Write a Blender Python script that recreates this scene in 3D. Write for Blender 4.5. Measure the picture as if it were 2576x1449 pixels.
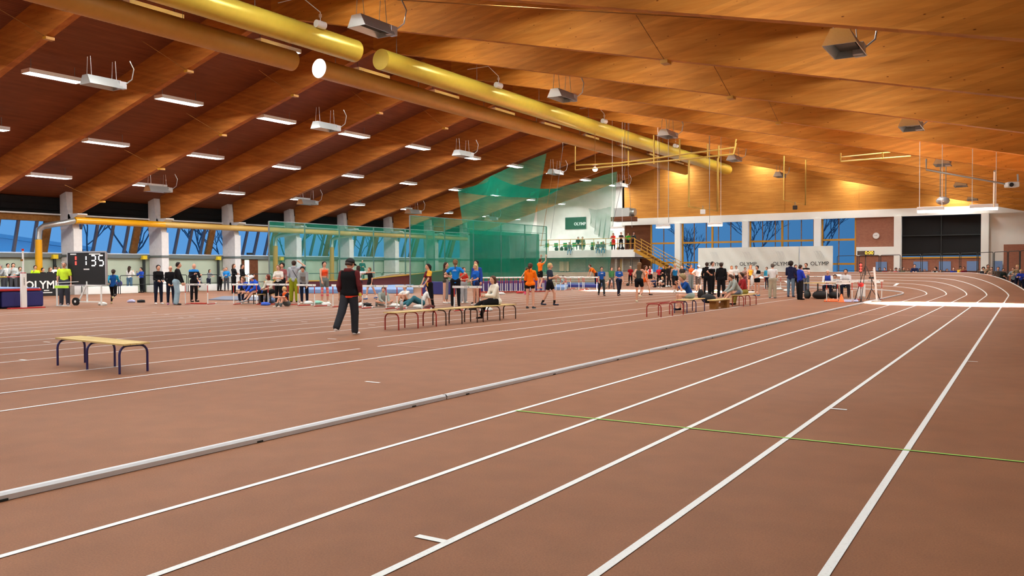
import bpy, bmesh, math, random
import numpy as np
from mathutils import Vector, Matrix
for o in list(bpy.data.objects): bpy.data.objects.remove(o)
SC = bpy.context.scene
COL = SC.collection
PI = math.pi
random.seed(7)
# ---------------------------------------------------------------- camera
F, YAW, PIT, ROLL, H = 2101.3, .553773, .02401, .004315, 1.48
def _rot(d):
    cp, sp = math.cos(PIT), math.sin(PIT)
    d = (d[0], cp*d[1]+sp*d[2], -sp*d[1]+cp*d[2])
    cy, sy = math.cos(YAW), math.sin(YAW)
    return Vector((cy*d[0]-sy*d[1], sy*d[0]+cy*d[1], d[2]))
def ray(u, v):
    x, y = (u-1288)/F, (v-724.5)/F
    c, s = math.cos(ROLL), math.sin(ROLL)
    return _rot((c*x-s*y, 1, -(s*x+c*y)))
def at(u, v, ax, val):          # photo pixel -> point of the hall on the plane axis = val
    d = ray(u, v); t = (val-(H if ax == 2 else 0))/d[ax]
    return Vector((0, 0, H))+d*t
def fl(u, v, z=0): return at(u, v, 2, z)
def dist(p): # depth along the view axis
    f = _rot((0, 1, 0)); return (Vector(p)-Vector((0, 0, H))).dot(f)
cam = bpy.data.cameras.new('camera'); co = bpy.data.objects.new('camera', cam); COL.objects.link(co)
c_, s_ = math.cos(ROLL), math.sin(ROLL)
R_, U_, F_ = _rot((c_, 0, -s_)), _rot((s_, 0, c_)), _rot((0, 1, 0))
co.matrix_world = Matrix(((R_.x, U_.x, -F_.x, 0), (R_.y, U_.y, -F_.y, 0), (R_.z, U_.z, -F_.z, H), (0, 0, 0, 1)))
cam.sensor_fit = 'HORIZONTAL'; cam.sensor_width = 36; cam.lens = F/2576*36; cam.clip_end = 400; cam.clip_start = .05
SC.camera = co
# ---------------------------------------------------------------- world (dusk) and exposure
w = bpy.data.worlds.new('world'); SC.world = w; w.use_nodes = True
wn, wl = w.node_tree.nodes, w.node_tree.links
bg = wn['Background']; bg.inputs[1].default_value = 1.0
tc = wn.new('ShaderNodeTexCoord'); sx = wn.new('ShaderNodeSeparateXYZ'); cr = wn.new('ShaderNodeValToRGB')
mx = wn.new('ShaderNodeMath'); mx.operation = 'MULTIPLY_ADD'; mx.inputs[1].default_value = -.5; mx.inputs[2].default_value = .5
wl.new(tc.outputs['Generated'], sx.inputs[0]); wl.new(sx.outputs[0], mx.inputs[0]); wl.new(mx.outputs[0], cr.inputs[0]); zm = wn.new('ShaderNodeMapRange'); zm.inputs[1].default_value = .08; zm.inputs[2].default_value = .6; zm.inputs[3].default_value = 1; zm.inputs[4].default_value = 4; wl.new(sx.outputs[2], zm.inputs[0]); wl.new(zm.outputs[0], bg.inputs[1]); wl.new(cr.outputs[0], bg.inputs[0])
cr.color_ramp.elements[0].position = .45; cr.color_ramp.elements[0].color = (.018, .085, .20, 1)
cr.color_ramp.elements[1].position = .95; cr.color_ramp.elements[1].color = (.085, .26, .56, 1)
vs = SC.view_settings; vs.view_transform = 'Standard'; vs.look = 'None'; vs.gamma = 1; vs.exposure = 0.45
try: vs.use_curve_mapping = False
except Exception: pass
# ---------------------------------------------------------------- materials
def lin(c): return tuple(((x/255)/12.92 if x <= 10 else (((x/255)+.055)/1.055)**2.4) for x in c)
MATS = {}
def mat(name, rgb=(128, 128, 128), rough=.6, metal=0, emit=0, noise=.06, nscale=30, bump=0, alpha=1, spec=None, srgb=True):
    if name in MATS: return MATS[name]
    m = bpy.data.materials.new(name); m.use_nodes = True; N, L = m.node_tree.nodes, m.node_tree.links
    b = N['Principled BSDF']; c = lin(rgb) if srgb else rgb
    b.inputs['Roughness'].default_value = rough; b.inputs['Metallic'].default_value = metal
    if spec is not None: b.inputs['Specular IOR Level'].default_value = spec
    if noise and not emit:
        t = N.new('ShaderNodeTexCoord'); n = N.new('ShaderNodeTexNoise'); n.inputs['Scale'].default_value = nscale; n.inputs['Detail'].default_value = 3
        L.new(t.outputs['Object'], n.inputs[0]); r = N.new('ShaderNodeMapRange'); r.inputs[3].default_value = 1-noise*2; r.inputs[4].default_value = 1+noise*2
        L.new(n.outputs[0], r.inputs[0]); x = N.new('ShaderNodeVectorMath'); x.operation = 'SCALE'; x.inputs[0].default_value = c
        L.new(r.outputs[0], x.inputs['Scale']); L.new(x.outputs[0], b.inputs['Base Color'])
        if bump:
            bp = N.new('ShaderNodeBump'); bp.inputs['Strength'].default_value = bump; L.new(n.outputs[0], bp.inputs['Height']); L.new(bp.outputs[0], b.inputs['Normal'])
    else: b.inputs['Base Color'].default_value = (*c, 1)
    if emit: b.inputs['Emission Color'].default_value = (*c, 1); b.inputs['Emission Strength'].default_value = emit
    if alpha < 1: b.inputs['Alpha'].default_value = alpha
    MATS[name] = m; return m
def cloth(rgb): return mat('cloth_%d_%d_%d' % tuple(rgb), rgb, .85, noise=.09, nscale=9, bump=.15, spec=.15)
def nodes(name, rough=.6, spec=.3):
    m = bpy.data.materials.new(name); m.use_nodes = True; MATS[name] = m
    N, L = m.node_tree.nodes, m.node_tree.links; b = N['Principled BSDF']
    b.inputs['Roughness'].default_value = rough; b.inputs['Specular IOR Level'].default_value = spec
    return m, N, L, b
def ramp(N, stops):
    r = N.new('ShaderNodeValToRGB'); e = r.color_ramp.elements
    e[0].position, e[0].color = stops[0][0], (*stops[0][1], 1); e[1].position, e[1].color = stops[-1][0], (*stops[-1][1], 1)
    for p, c in stops[1:-1]: x = e.new(p); x.color = (*c, 1)
    return r
def mapping(N, L, sc, kind='Object'):
    t = N.new('ShaderNodeTexCoord'); m = N.new('ShaderNodeMapping'); m.inputs['Scale'].default_value = sc; L.new(t.outputs[kind], m.inputs[0]); return m
def noise(N, L, vec, s, d=4, r=.5):
    n = N.new('ShaderNodeTexNoise'); n.inputs['Scale'].default_value = s; n.inputs['Detail'].default_value = d; n.inputs['Roughness'].default_value = r
    L.new(vec.outputs[0], n.inputs[0]); return n
def mixc(N, L, f, a, b, mode='MIX'):
    x = N.new('ShaderNodeMix'); x.data_type = 'RGBA'; x.blend_type = mode
    for s, i in ((f, 0), (a, 6), (b, 7)):
        if hasattr(s, 'outputs'): L.new(s.outputs[0], x.inputs[i])
        elif hasattr(s, 'is_output'): L.new(s, x.inputs[i])
        elif isinstance(s, (int, float)): x.inputs[i].default_value = s
        else: x.inputs[i].default_value = (*s, 1)
    return x.outputs[2]
# track rubber: brick red granules with worn paler areas
m, N, L, b = nodes('rubber', .62, .3)
mp = mapping(N, L, (1, 1, 1)); n1 = noise(N, L, mp, .35, 4); n2 = noise(N, L, mp, 90, 2, .7); n3 = noise(N, L, mp, 3, 4)
r1 = ramp(N, [(.3, (.232, .098, .046)), (.7, (.275, .123, .060))]); L.new(n1.outputs[0], r1.inputs[0])
r2 = ramp(N, [(.3, (.80, .80, .80)), (.7, (1.16, 1.16, 1.16))]); L.new(n2.outputs[0], r2.inputs[0])
r3 = ramp(N, [(.35, (.93, .93, .93)), (.65, (1.06, 1.05, 1.04))]); L.new(n3.outputs[0], r3.inputs[0])
a_ = mixc(N, L, 1.0, r1, r2, 'MULTIPLY'); a_ = mixc(N, L, 1.0, a_, r3, 'MULTIPLY'); L.new(a_, b.inputs['Base Color'])
bp = N.new('ShaderNodeBump'); bp.inputs['Strength'].default_value = .25; bp.inputs['Distance'].default_value = .004; L.new(n2.outputs[0], bp.inputs['Height']); L.new(bp.outputs[0], b.inputs['Normal'])
def paint(name, rgb):
    m, N, L, b = nodes(name, .55, .3); mp = mapping(N, L, (1, 1, 1)); n = noise(N, L, mp, 60, 4, .7)
    r = ramp(N, [(.28, tuple(x*.8 for x in lin(rgb))), (.45, lin(rgb))]); L.new(n.outputs[0], r.inputs[0]); L.new(r.outputs[0], b.inputs['Base Color']); return m
paint('line_white', (236, 242, 240)); paint('line_green', (150, 205, 95)); paint('line_faint', (205, 160, 140))
# glulam wood: long grain, knots, lamination joints
def wood(name, c0, c1, c2, gy=False, plank=0, knots=True, lam=.0, rough=.6):
    m, N, L, b = nodes(name, rough, .12)
    sc = (.25, 3, 3) if not gy else (3, .25, 3)
    mp = mapping(N, L, sc); n = noise(N, L, mp, 2.2, 6, .6); mp2 = mapping(N, L, (1, 1, 1)); n2 = noise(N, L, mp2, .5, 3)
    r = ramp(N, [(.25, c0), (.5, c1), (.75, c2)]); L.new(n.outputs[0], r.inputs[0])
    r2 = ramp(N, [(.3, (.86, .86, .86)), (.7, (1.1, 1.1, 1.1))]); L.new(n2.outputs[0], r2.inputs[0]); col = mixc(N, L, 1.0, r, r2, 'MULTIPLY')
    if knots:
        mk = mapping(N, L, (1.6, 1, 4.2)); v = N.new('ShaderNodeTexVoronoi'); v.inputs['Scale'].default_value = 1.5; L.new(mk.outputs[0], v.inputs[0])
        rk = ramp(N, [(.0, (.14, .05, .012)), (.05, (.2, .08, .02)), (.085, (1, 1, 1))]); L.new(v.outputs['Distance'], rk.inputs[0]); col = mixc(N, L, .85, col, rk, 'MULTIPLY')
    if plank:
        mw = mapping(N, L, (1, 1, 1)); s = N.new('ShaderNodeSeparateXYZ'); L.new(mw.outputs[0], s.inputs[0])
        ma = N.new('ShaderNodeMath'); ma.operation = 'MULTIPLY'; ma.inputs[1].default_value = plank; L.new(s.outputs[0], ma.inputs[0])
        mf = N.new('ShaderNodeMath'); mf.operation = 'FRACT'; L.new(ma.outputs[0], mf.inputs[0])
        rp = ramp(N, [(.0, (.35, .35, .35)), (.14, (.6, .6, .6)), (.2, (1, 1, 1))]); L.new(mf.outputs[0], rp.inputs[0]); col = mixc(N, L, .75, col, rp, 'MULTIPLY')
    if lam:
        mw = mapping(N, L, (1, 1, 1)); s = N.new('ShaderNodeSeparateXYZ'); L.new(mw.outputs[0], s.inputs[0])
        ma = N.new('ShaderNodeMath'); ma.operation = 'MULTIPLY_ADD'; ma.inputs[1].default_value = 9; L.new(s.outputs[2], ma.inputs[0])
        sg = N.new('ShaderNodeMath'); sg.operation = 'MULTIPLY'; sg.inputs[1].default_value = lam*9; L.new(s.outputs[0], sg.inputs[0]); L.new(sg.outputs[0], ma.inputs[2])
        fl_ = N.new('ShaderNodeMath'); fl_.operation = 'FLOOR'; L.new(ma.outputs[0], fl_.inputs[0])
        wnz = N.new('ShaderNodeTexWhiteNoise'); wnz.noise_dimensions = '1D'; L.new(fl_.outputs[0], wnz.inputs['W'])
        rp = ramp(N, [(0, (.86, .86, .86)), (1, (1.08, 1.08, 1.08))]); L.new(wnz.outputs[0], rp.inputs[0]); col = mixc(N, L, 1.0, col, rp, 'MULTIPLY')
    L.new(col, b.inputs['Base Color']); return m
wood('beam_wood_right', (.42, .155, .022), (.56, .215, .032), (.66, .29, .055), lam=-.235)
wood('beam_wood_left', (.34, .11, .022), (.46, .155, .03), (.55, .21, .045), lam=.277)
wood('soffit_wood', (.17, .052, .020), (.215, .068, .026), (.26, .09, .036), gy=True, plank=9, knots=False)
wood('gable_wood', (.44, .18, .035), (.53, .235, .045), (.64, .31, .07), rough=.5)
wood('plank_wood', (.50, .36, .14), (.66, .50, .22), (.78, .62, .32), knots=False)
wood('frame_wood', (.20, .085, .02), (.27, .12, .03), (.33, .16, .045), knots=False)
wood('dark_wood', (.10, .035, .015), (.14, .05, .022), (.18, .07, .03), knots=False)
# brick wall
m, N, L, b = nodes('brick', .8); mp = mapping(N, L, (1, 1, 1)); br = N.new('ShaderNodeTexBrick')
sp = N.new('ShaderNodeSeparateXYZ'); cb = N.new('ShaderNodeCombineXYZ'); L.new(mp.outputs[0], sp.inputs[0]); L.new(sp.outputs[0], cb.inputs[0]); L.new(sp.outputs[2], cb.inputs[1]); L.new(cb.outputs[0], br.inputs[0])
br.inputs['Color1'].default_value = (.36, .15, .09, 1); br.inputs['Color2'].default_value = (.30, .12, .075, 1); br.inputs['Mortar'].default_value = (.35, .2, .15, 1)
br.inputs['Scale'].default_value = 4; br.inputs['Mortar Size'].default_value = .012; L.new(br.outputs[0], b.inputs['Base Color'])
# concrete block wall
m, N, L, b = nodes('block', .85); mp = mapping(N, L, (1, 1, 1)); br = N.new('ShaderNodeTexBrick')
sp = N.new('ShaderNodeSeparateXYZ'); cb = N.new('ShaderNodeCombineXYZ'); L.new(mp.outputs[0], sp.inputs[0]); L.new(sp.outputs[0], cb.inputs[0]); L.new(sp.outputs[2], cb.inputs[1]); L.new(cb.outputs[0], br.inputs[0])
br.inputs['Color1'].default_value = (.30, .28, .23, 1); br.inputs['Color2'].default_value = (.36, .33, .27, 1); br.inputs['Mortar'].default_value = (.22, .2, .17, 1)
br.inputs['Scale'].default_value = 1.6; br.inputs['Mortar Size'].default_value = .015; L.new(br.outputs[0], b.inputs['Base Color'])
# knotted netting: a fine mesh far below pixel size, so partly see-through
def netmat(name, rgb, a):
    m, N, L, b = nodes(name, .8, .1); b.inputs['Base Color'].default_value = (*lin(rgb), 1)
    mp = mapping(N, L, (1, 1, 1)); n = noise(N, L, mp, 1.1, 3); r = N.new('ShaderNodeMapRange'); r.inputs[1].default_value = .3; r.inputs[2].default_value = .7
    r.inputs[3].default_value = a-.06; r.inputs[4].default_value = a+.06; L.new(n.outputs[0], r.inputs[0]); L.new(r.outputs[0], b.inputs['Alpha']); return m
netmat('net_green', (10, 135, 105), .50); netmat('net_dense', (10, 118, 92), .88); netmat('net_light', (40, 140, 110), .36)
mat('white_wall', (238, 241, 235), .8, noise=.02, nscale=2); mat('green_wall', (176, 188, 168), .85, noise=.02, nscale=2); mat('concrete', (214, 212, 210), .85, noise=.07, nscale=5, bump=.1)
mat('white', (235, 238, 235), .45, noise=.02); mat('white_metal', (225, 230, 228), .4, noise=.02); mat('black', (16, 16, 18), .7, noise=.05); mat('dark_gap', (10, 10, 12), .9)
mat('grey_metal', (120, 128, 128), .4, .5, noise=.04); mat('galv', (185, 190, 188), .33, .75, noise=.05); mat('steel_dark', (45, 52, 52), .5, .4)
mat('duct_yellow', (214, 190, 70), .32, .25, noise=.05, nscale=4); mat('duct_ochre', (190, 140, 60), .45, .1, noise=.05, nscale=4); mat('pipe_yellow', (222, 160, 12), .35, 0, noise=.05); mat('pipe_tan', (196, 160, 84), .45, 0, noise=.05)
mat('rod_yellow', (214, 184, 92), .4, .1); mat('frame_yellow', (186, 132, 20), .5, noise=.04); mat('rail_yellow', (200, 150, 50), .5)
mat('navy', (38, 40, 105), .7, noise=.08); mat('mat_blue', (52, 58, 135), .65, noise=.08, nscale=3); mat('mat_lightblue', (110, 140, 185), .7, noise=.08); mat('red', (185, 35, 35), .6); mat('hurdle_red', (190, 50, 38), .5); mat('orange', (240, 105, 25), .6)
mat('leg_purple', (45, 38, 92), .4, .1); mat('leg_red', (150, 38, 28), .45, .1); mat('leg_brown', (52, 24, 18), .45, .1)
mat('maroon', (98, 30, 28), .6, noise=.08, nscale=3); mat('yellow', (235, 205, 40), .5); mat('lime', (190, 240, 60), .6); mat('rubber_black', (14, 14, 15), .8)
mat('led_white', (235, 235, 235), emit=1.3); mat('led_red', (255, 60, 50), emit=2.0); mat('led_orange', (255, 170, 50), emit=2.2); mat('mullion', (92, 86, 92), .6); mat('aluminium', (190, 192, 195), .35, .6, noise=.05)
mat('snow', (205, 215, 225), .9, noise=.05, nscale=1); mat('bark', (95, 95, 105), .9); mat('ext_wall', (225, 235, 242), .9, noise=.03); mat('glass', (60, 90, 140), .3, alpha=.02, spec=.05)
mat('kerb', (214, 220, 224), .4, .1, noise=.05, nscale=6); mat('cardboard', (206, 178, 148), .9); mat('grey_plastic', (110, 122, 125), .6); mat('glove', (20, 20, 22), .7)
mat('lamp_on', (235, 245, 255), emit=9); mat('lamp_dim', (150, 190, 225), emit=3)
mat('lamp_hang', (255, 255, 250), emit=30)
# ---------------------------------------------------------------- mesh builder
class MB:
    def __init__(s): s.v, s.f, s.m = [], [], []; s.k = 0; s.sm = []; s.c = []; s.cid = 0
    def add(s, vs, fs, smooth=False):
        o = len(s.v); s.v += [tuple(p) for p in vs]
        for f in fs: s.f.append(tuple(i+o for i in f)); s.m.append(s.k); s.sm.append(smooth); s.c.append(s.cid)
        return s
    def mt(s, k): s.k = k; return s
    def box(s, c, d, rz=0, M=None):
        s.cid += 1
        c = Vector(c); vs = []
        for z in (-1, 1):
            for x, y in ((-1, -1), (1, -1), (1, 1), (-1, 1)):
                p = Vector((x*d[0]/2, y*d[1]/2, z*d[2]/2))
                if M is not None: p = M @ p
                elif rz: p = Matrix.Rotation(rz, 3, 'Z') @ p
                vs.append(c+p)
        return s.add(vs, [(3, 2, 1, 0), (4, 5, 6, 7), (0, 1, 5, 4), (1, 2, 6, 5), (2, 3, 7, 6), (3, 0, 4, 7)])
    def lohi(s, a, b): a, b = Vector(a), Vector(b); return s.box((a+b)/2, [abs(x) for x in (b-a)])
    def bar(s, a, b, w, t=None):   # square bar between two points
        a, b = Vector(a), Vector(b); d = b-a; q = d.to_track_quat('Z', 'Y').to_matrix(); return s.box((a+b)/2, (w, t or w, d.length), M=q)
    def tube(s, pts, r, n=8, cap=True, closed=False):
        s.cid += 1
        pts = [Vector(p) for p in pts]; rs = r if isinstance(r, (list, tuple)) else [r]*len(pts); vs = []; up = None
        for i, p in enumerate(pts):
            d = (pts[min(i+1, len(pts)-1)]-pts[max(i-1, 0)]).normalized()
            if up is None: up = Vector((0, 0, 1)) if abs(d.z) < .9 else Vector((1, 0, 0))
            x = d.cross(up).normalized(); y = x.cross(d).normalized(); up = y
            for k in range(n): a = 2*PI*k/n; vs.append(p+(x*math.cos(a)+y*math.sin(a))*rs[i])
        fs = [(i*n+k, i*n+(k+1) % n, (i+1)*n+(k+1) % n, (i+1)*n+k) for i in range(len(pts)-1) for k in range(n)]
        s.add(vs, fs, True)
        if cap: s.add(vs[:n], [tuple(range(n))[::-1]]); s.add(vs[-n:], [tuple(range(n))])
        return s
    def prism(s, poly, ax, a, b):  # polygon in the plane normal to ax, extruded from a to b
        s.cid += 1
        n = len(poly)
        def P(p, t): q = list(p); q.insert(ax, t); return q
        vs = [P(p, a) for p in poly]+[P(p, b) for p in poly]
        return s.add(vs, [tuple(range(n))[::-1], tuple(range(n, 2*n))]+[(i, (i+1) % n, n+(i+1) % n, n+i) for i in range(n)])
    def lathe(s, c, prof, n=16):
        s.cid += 1
        c = Vector(c); vs = [c+Vector((r*math.cos(2*PI*k/n), r*math.sin(2*PI*k/n), z)) for r, z in prof for k in range(n)]
        return s.add(vs, [(i*n+k, i*n+(k+1) % n, (i+1)*n+(k+1) % n, (i+1)*n+k) for i in range(len(prof)-1) for k in range(n)], True)
    def blob(s, c, r, M=None, n=10, seed=0, rough=0):
        s.cid += 1
        rnd = random.Random(seed); vs = []; c = Vector(c); m_ = n//2
        for i in range(m_+1):
            for k in range(n):
                a, e = 2*PI*k/n, -PI/2+PI*i/m_; p = Vector((math.cos(a)*math.cos(e)*r[0], math.sin(a)*math.cos(e)*r[1], math.sin(e)*r[2]))*(1+rough*rnd.uniform(-1, 1))
                if M is not None: p = M @ p
                vs.append(c+p)
        return s.add(vs, [(i*n+k, i*n+(k+1) % n, (i+1)*n+(k+1) % n, (i+1)*n+k) for i in range(m_) for k in range(n)], True)
    def build(s, name, mats, parent=None, bevel=0, loc=None):
        me = bpy.data.meshes.new(name); me.from_pydata([tuple(p) for p in s.v], [], s.f); me.validate()
        for mm in (mats if isinstance(mats, (list, tuple)) else [mats]): me.materials.append(MATS[mm] if isinstance(mm, str) else mm)
        if len(me.polygons) == len(s.m): me.polygons.foreach_set('material_index', s.m); me.polygons.foreach_set('use_smooth', s.sm)
        me.update(); o = bpy.data.objects.new(name, me); COL.objects.link(o)
        if parent is not None: o.parent = parent
        if loc is not None: o.location = loc
        if bevel: b = o.modifiers.new('b', 'BEVEL'); b.width = bevel; b.segments = 2; b.limit_method = 'ANGLE'
        return o
def each(s, name, mats, parent=None):     # every shape of the builder becomes a part of its own
    out = []
    for c in sorted(set(s.c)):
        b = MB(); idx = [i for i, q in enumerate(s.c) if q == c]; used = sorted({v for i in idx for v in s.f[i]}); mp = {v: k for k, v in enumerate(used)}
        b.v = [s.v[v] for v in used]; b.f = [tuple(mp[v] for v in s.f[i]) for i in idx]; b.m = [s.m[i] for i in idx]; b.sm = [s.sm[i] for i in idx]; b.c = [0]*len(idx)
        out.append(b.build(name, mats, parent))
    return out
def tag(o, label=None, cat=None, group=None, kind=None):
    if label: o['label'] = label
    if cat: o['category'] = cat
    if group: o['group'] = group
    if kind: o['kind'] = kind
    return o
def thing(name, label, cat, loc=(0, 0, 0), rz=0, group=None):
    o = bpy.data.objects.new(name, None); COL.objects.link(o); o.location = loc; o.rotation_euler = (0, 0, rz); o.empty_display_size = .2
    return tag(o, label, cat, group)
def struct(o): o['kind'] = 'structure'; return o
def dup(root, loc=None, rz=None, label=None, group=None):
    KID.setdefault(root.name, list(root.children) or [o for o in COL.objects if o.parent == root])
    r = root.copy(); COL.objects.link(r)
    if loc is not None: r.location = loc
    if rz is not None: r.rotation_euler = (0, 0, rz)
    if label: r['label'] = label
    if group: r['group'] = group
    for ch in KID[root.name]:
        c = ch.copy(); COL.objects.link(c); c.parent = r
        KID.setdefault(ch.name, [o for o in COL.objects if o.parent == ch])
        for g in KID[ch.name]: d = g.copy(); COL.objects.link(d); d.parent = c
    return r
KID = {}
def text(txt, size, mt, parent, M, name='lettering', bold=0, extr=.002):
    cu = bpy.data.curves.new('t', 'FONT'); cu.body = txt; cu.size = size; cu.align_x = 'CENTER'; cu.align_y = 'CENTER'; cu.extrude = extr; cu.offset = bold; cu.resolution_u = 2
    o = bpy.data.objects.new('t', cu); COL.objects.link(o); bpy.context.view_layer.update()
    me = bpy.data.meshes.new_from_object(o.evaluated_get(bpy.context.evaluated_depsgraph_get())); bpy.data.objects.remove(o)
    me.materials.clear(); me.materials.append(MATS[mt]); me.transform(M)
    o = bpy.data.objects.new(name, me); COL.objects.link(o); o.parent = parent; return o
def TXM(p, rz=0): return Matrix.Translation(Vector(p)) @ Matrix.Rotation(rz, 4, 'Z') @ Matrix.Rotation(PI/2, 4, 'X')
ORD = 'first second third fourth fifth sixth seventh eighth ninth tenth eleventh twelfth thirteenth fourteenth fifteenth'.split()
# ================================================================ HALL
CX, Y0, RK, RO = -23.2, 47.5, 17.6, 23.35      # bend centre, start of bend, kerb and outer radius
BY = [28.85+5.93*k for k in range(-5, 8)]      # roof beams
def zb(X): return 4.65+.277*(49+X) if X < -25 else 5.38+.235*(-X)   # underside of the beams
XL, XR, YE = -49.6, 2.7, 74.0
# ---- floor with its painted lines and the banked far bend, one object
fb = MB(); fb.lohi((-52, -14, -.2), (XR+.2, 78, 0))
def sline(X, ya, yb, w=.05, z=.004):
    fb.add([(X-w/2, ya, z), (X+w/2, ya, z), (X+w/2, yb, z), (X-w/2, yb, z)], [(0, 1, 2, 3)])
def xline(Y, xa, xb, w=.05, z=.005):
    fb.add([(xa, Y-w/2, z), (xb, Y-w/2, z), (xb, Y+w/2, z), (xa, Y+w/2, z)], [(0, 1, 2, 3)])
fb.mt(1)
LX = [-4.5, -3.58, -2.65, -1.76, -.82]
for X in LX: sline(X, -14, Y0)
LF = [2*CX-X for X in LX]
sline(-41.0, -14, 33)
SX = [(-9.15, 60), (-10.48, 60), (-11.8, 60)]+[(-13.95-1.292*k, 62) for k in range(9)]
for i, (X, ye) in enumerate(SX):
    if i == 1: sline(X, -14, 11.6); sline(X, 12.1, ye)
    else: sline(X, -14, ye, .05)
for X in (-28.75, -30.1): sline(X, -14, 62)
xline(36.2, -5.5, XR, .08); xline(48.2, -26, -8, .06)
for u, v, L_ in ((2110, 1030, .16), (1085, 1357, .2), (2447, 910, .14)): p = fl(u, v); xline(p.y, p.x-L_/2, p.x+L_/2)
for u, v in ((388, 787), (420, 792), (482, 796), (548, 801), (615, 802), (690, 806), (765, 810), (935, 818), (118, 861), (60, 906), (937, 962), (1388, 776), (455, 799), (835, 853)):
    p = fl(u, v); xline(p.y, p.x-.12, p.x+.12, .05)
fb.mt(2); xline(7.34, LX[0], 1.6, .035, .006)
fb.mt(3); xline(27.6, -5.4, XR, .05, .0045); xline(12.4, -10.4, -9.2, .04)
# banked bend
def bh(r, th):
    s = lambda t: max(0, min(1, t))**2*(3-2*max(0, min(1, t)))
    return .185*max(0, r-RK)*s(th/.55)*s((PI+.0-th)/.35)+.0
nt, nr = 120, 12
fb.mt(0); vs, fs = [], []
for i in range(nt+1):
    th = PI*i/nt
    for j in range(nr+1): r = RK+.02+(RO-RK)*j/nr; vs.append((CX+r*math.cos(th), Y0+r*math.sin(th), .003+bh(r, th)))
for i in range(nt):
    for j in range(nr): a = i*(nr+1)+j; fs.append((a, a+1, a+nr+2, a+nr+1))
fb.add(vs, fs, True)
vs = []
for i in range(nt+1):
    th = PI*i/nt; r = RO
    for z in (.003+bh(r, th), 0): vs.append((CX+r*math.cos(th), Y0+r*math.sin(th), z))
fb.add(vs, [(2*i, 2*i+2, 2*i+3, 2*i+1) for i in range(nt)])
fb.mt(1)
for r in [X-CX for X in LX]+[RO-.06]:
    vs = []
    for i in range(nt+1):
        th = PI*i/nt
        for q in (-.03, .03): vs.append((CX+(r+q)*math.cos(th), Y0+(r+q)*math.sin(th), .012+bh(r+q, th)))
    fb.add(vs, [(2*i, 2*i+1, 2*i+3, 2*i+2) for i in range(nt)])
for th0, th1, ra, rb in ((.95, .98, 19.6, 20.4), (1.12, 1.15, 18.8, 19.7), (1.3, 1.33, 20.5, 21.4), (.72, .74, 19.6, 20.5), (.55, .57, 18.9, 19.6), (1.0, 1.03, 21.6, 22.3), (.86, .88, 18.7, 19.6)):
    fb.add([(CX+r*math.cos(t), Y0+r*math.sin(t), .014+bh(r, t)) for r, t in ((ra, th0), (rb, th0+.05), (rb, th1+.05), (ra, th1))], [(0, 1, 2, 3)])
struct(fb.build('floor', ['rubber', 'line_white', 'line_green', 'line_faint']))
# ---- aluminium kerb along the inside of the track, in lengths
def kerb_piece(pts, i):
    t = thing('track_kerb', '', 'kerb', pts[0], 0, 'lengths of the aluminium kerb inside lane one'); b_ = MB(); prof = [(-.035, 0), (-.035, .035), (-.02, .052), (.02, .052), (.035, .035), (.035, 0)]
    vs = []; P0 = Vector(pts[0])
    for k, p in enumerate(pts):
        d = (Vector(pts[min(k+1, len(pts)-1)])-Vector(pts[max(k-1, 0)])).normalized(); x = Vector((d.y, -d.x, 0))
        for a, z in prof: vs.append(Vector(p)-P0+x*a+Vector((0, 0, z+.004)))
    n = len(prof); b_.add(vs, [(q*n+j, q*n+j+1, (q+1)*n+j+1, (q+1)*n+j) for q in range(len(pts)-1) for j in range(n-1)], False)
    b_.build('rail', 'kerb', t)
    f_ = MB(); d = (Vector(pts[-1])-P0); L_ = d.length; d.normalize()
    for q in np.arange(.4, L_-.2, 2.1): f_.box(d*q+Vector((d.y, -d.x, 0))*.036+Vector((0, 0, .010)), (.012, .06, .014), math.atan2(d.y, d.x)-PI/2)
    each(f_, 'foot_clamp', 'steel_dark', t)
    t['label'] = ['shiny aluminium kerb length inside lane one, the one nearest the camera', 'aluminium kerb length inside lane one beside the start of the green line', 'aluminium kerb length inside lane one below the benches with the boy in blue'][i] if i < 3 else (
        'aluminium kerb length on the straight, the %s one counted from the camera' % ORD[i])
    return t
ys = [-6, 7.6, 16.5, 25.5, 34.5, Y0]
for i in range(5): kerb_piece([(-5.6, y, 0) for y in np.linspace(ys[i], ys[i+1]-.02, 2)], i)
k5 = kerb_piece([(CX+(RK-.02)*math.cos(t), Y0+(RK-.02)*math.sin(t), 0) for t in np.linspace(0, 1.6, 40)], 5); k5['label'] = 'curved white kerb sweeping round the inside of the far banked bend'
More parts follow.
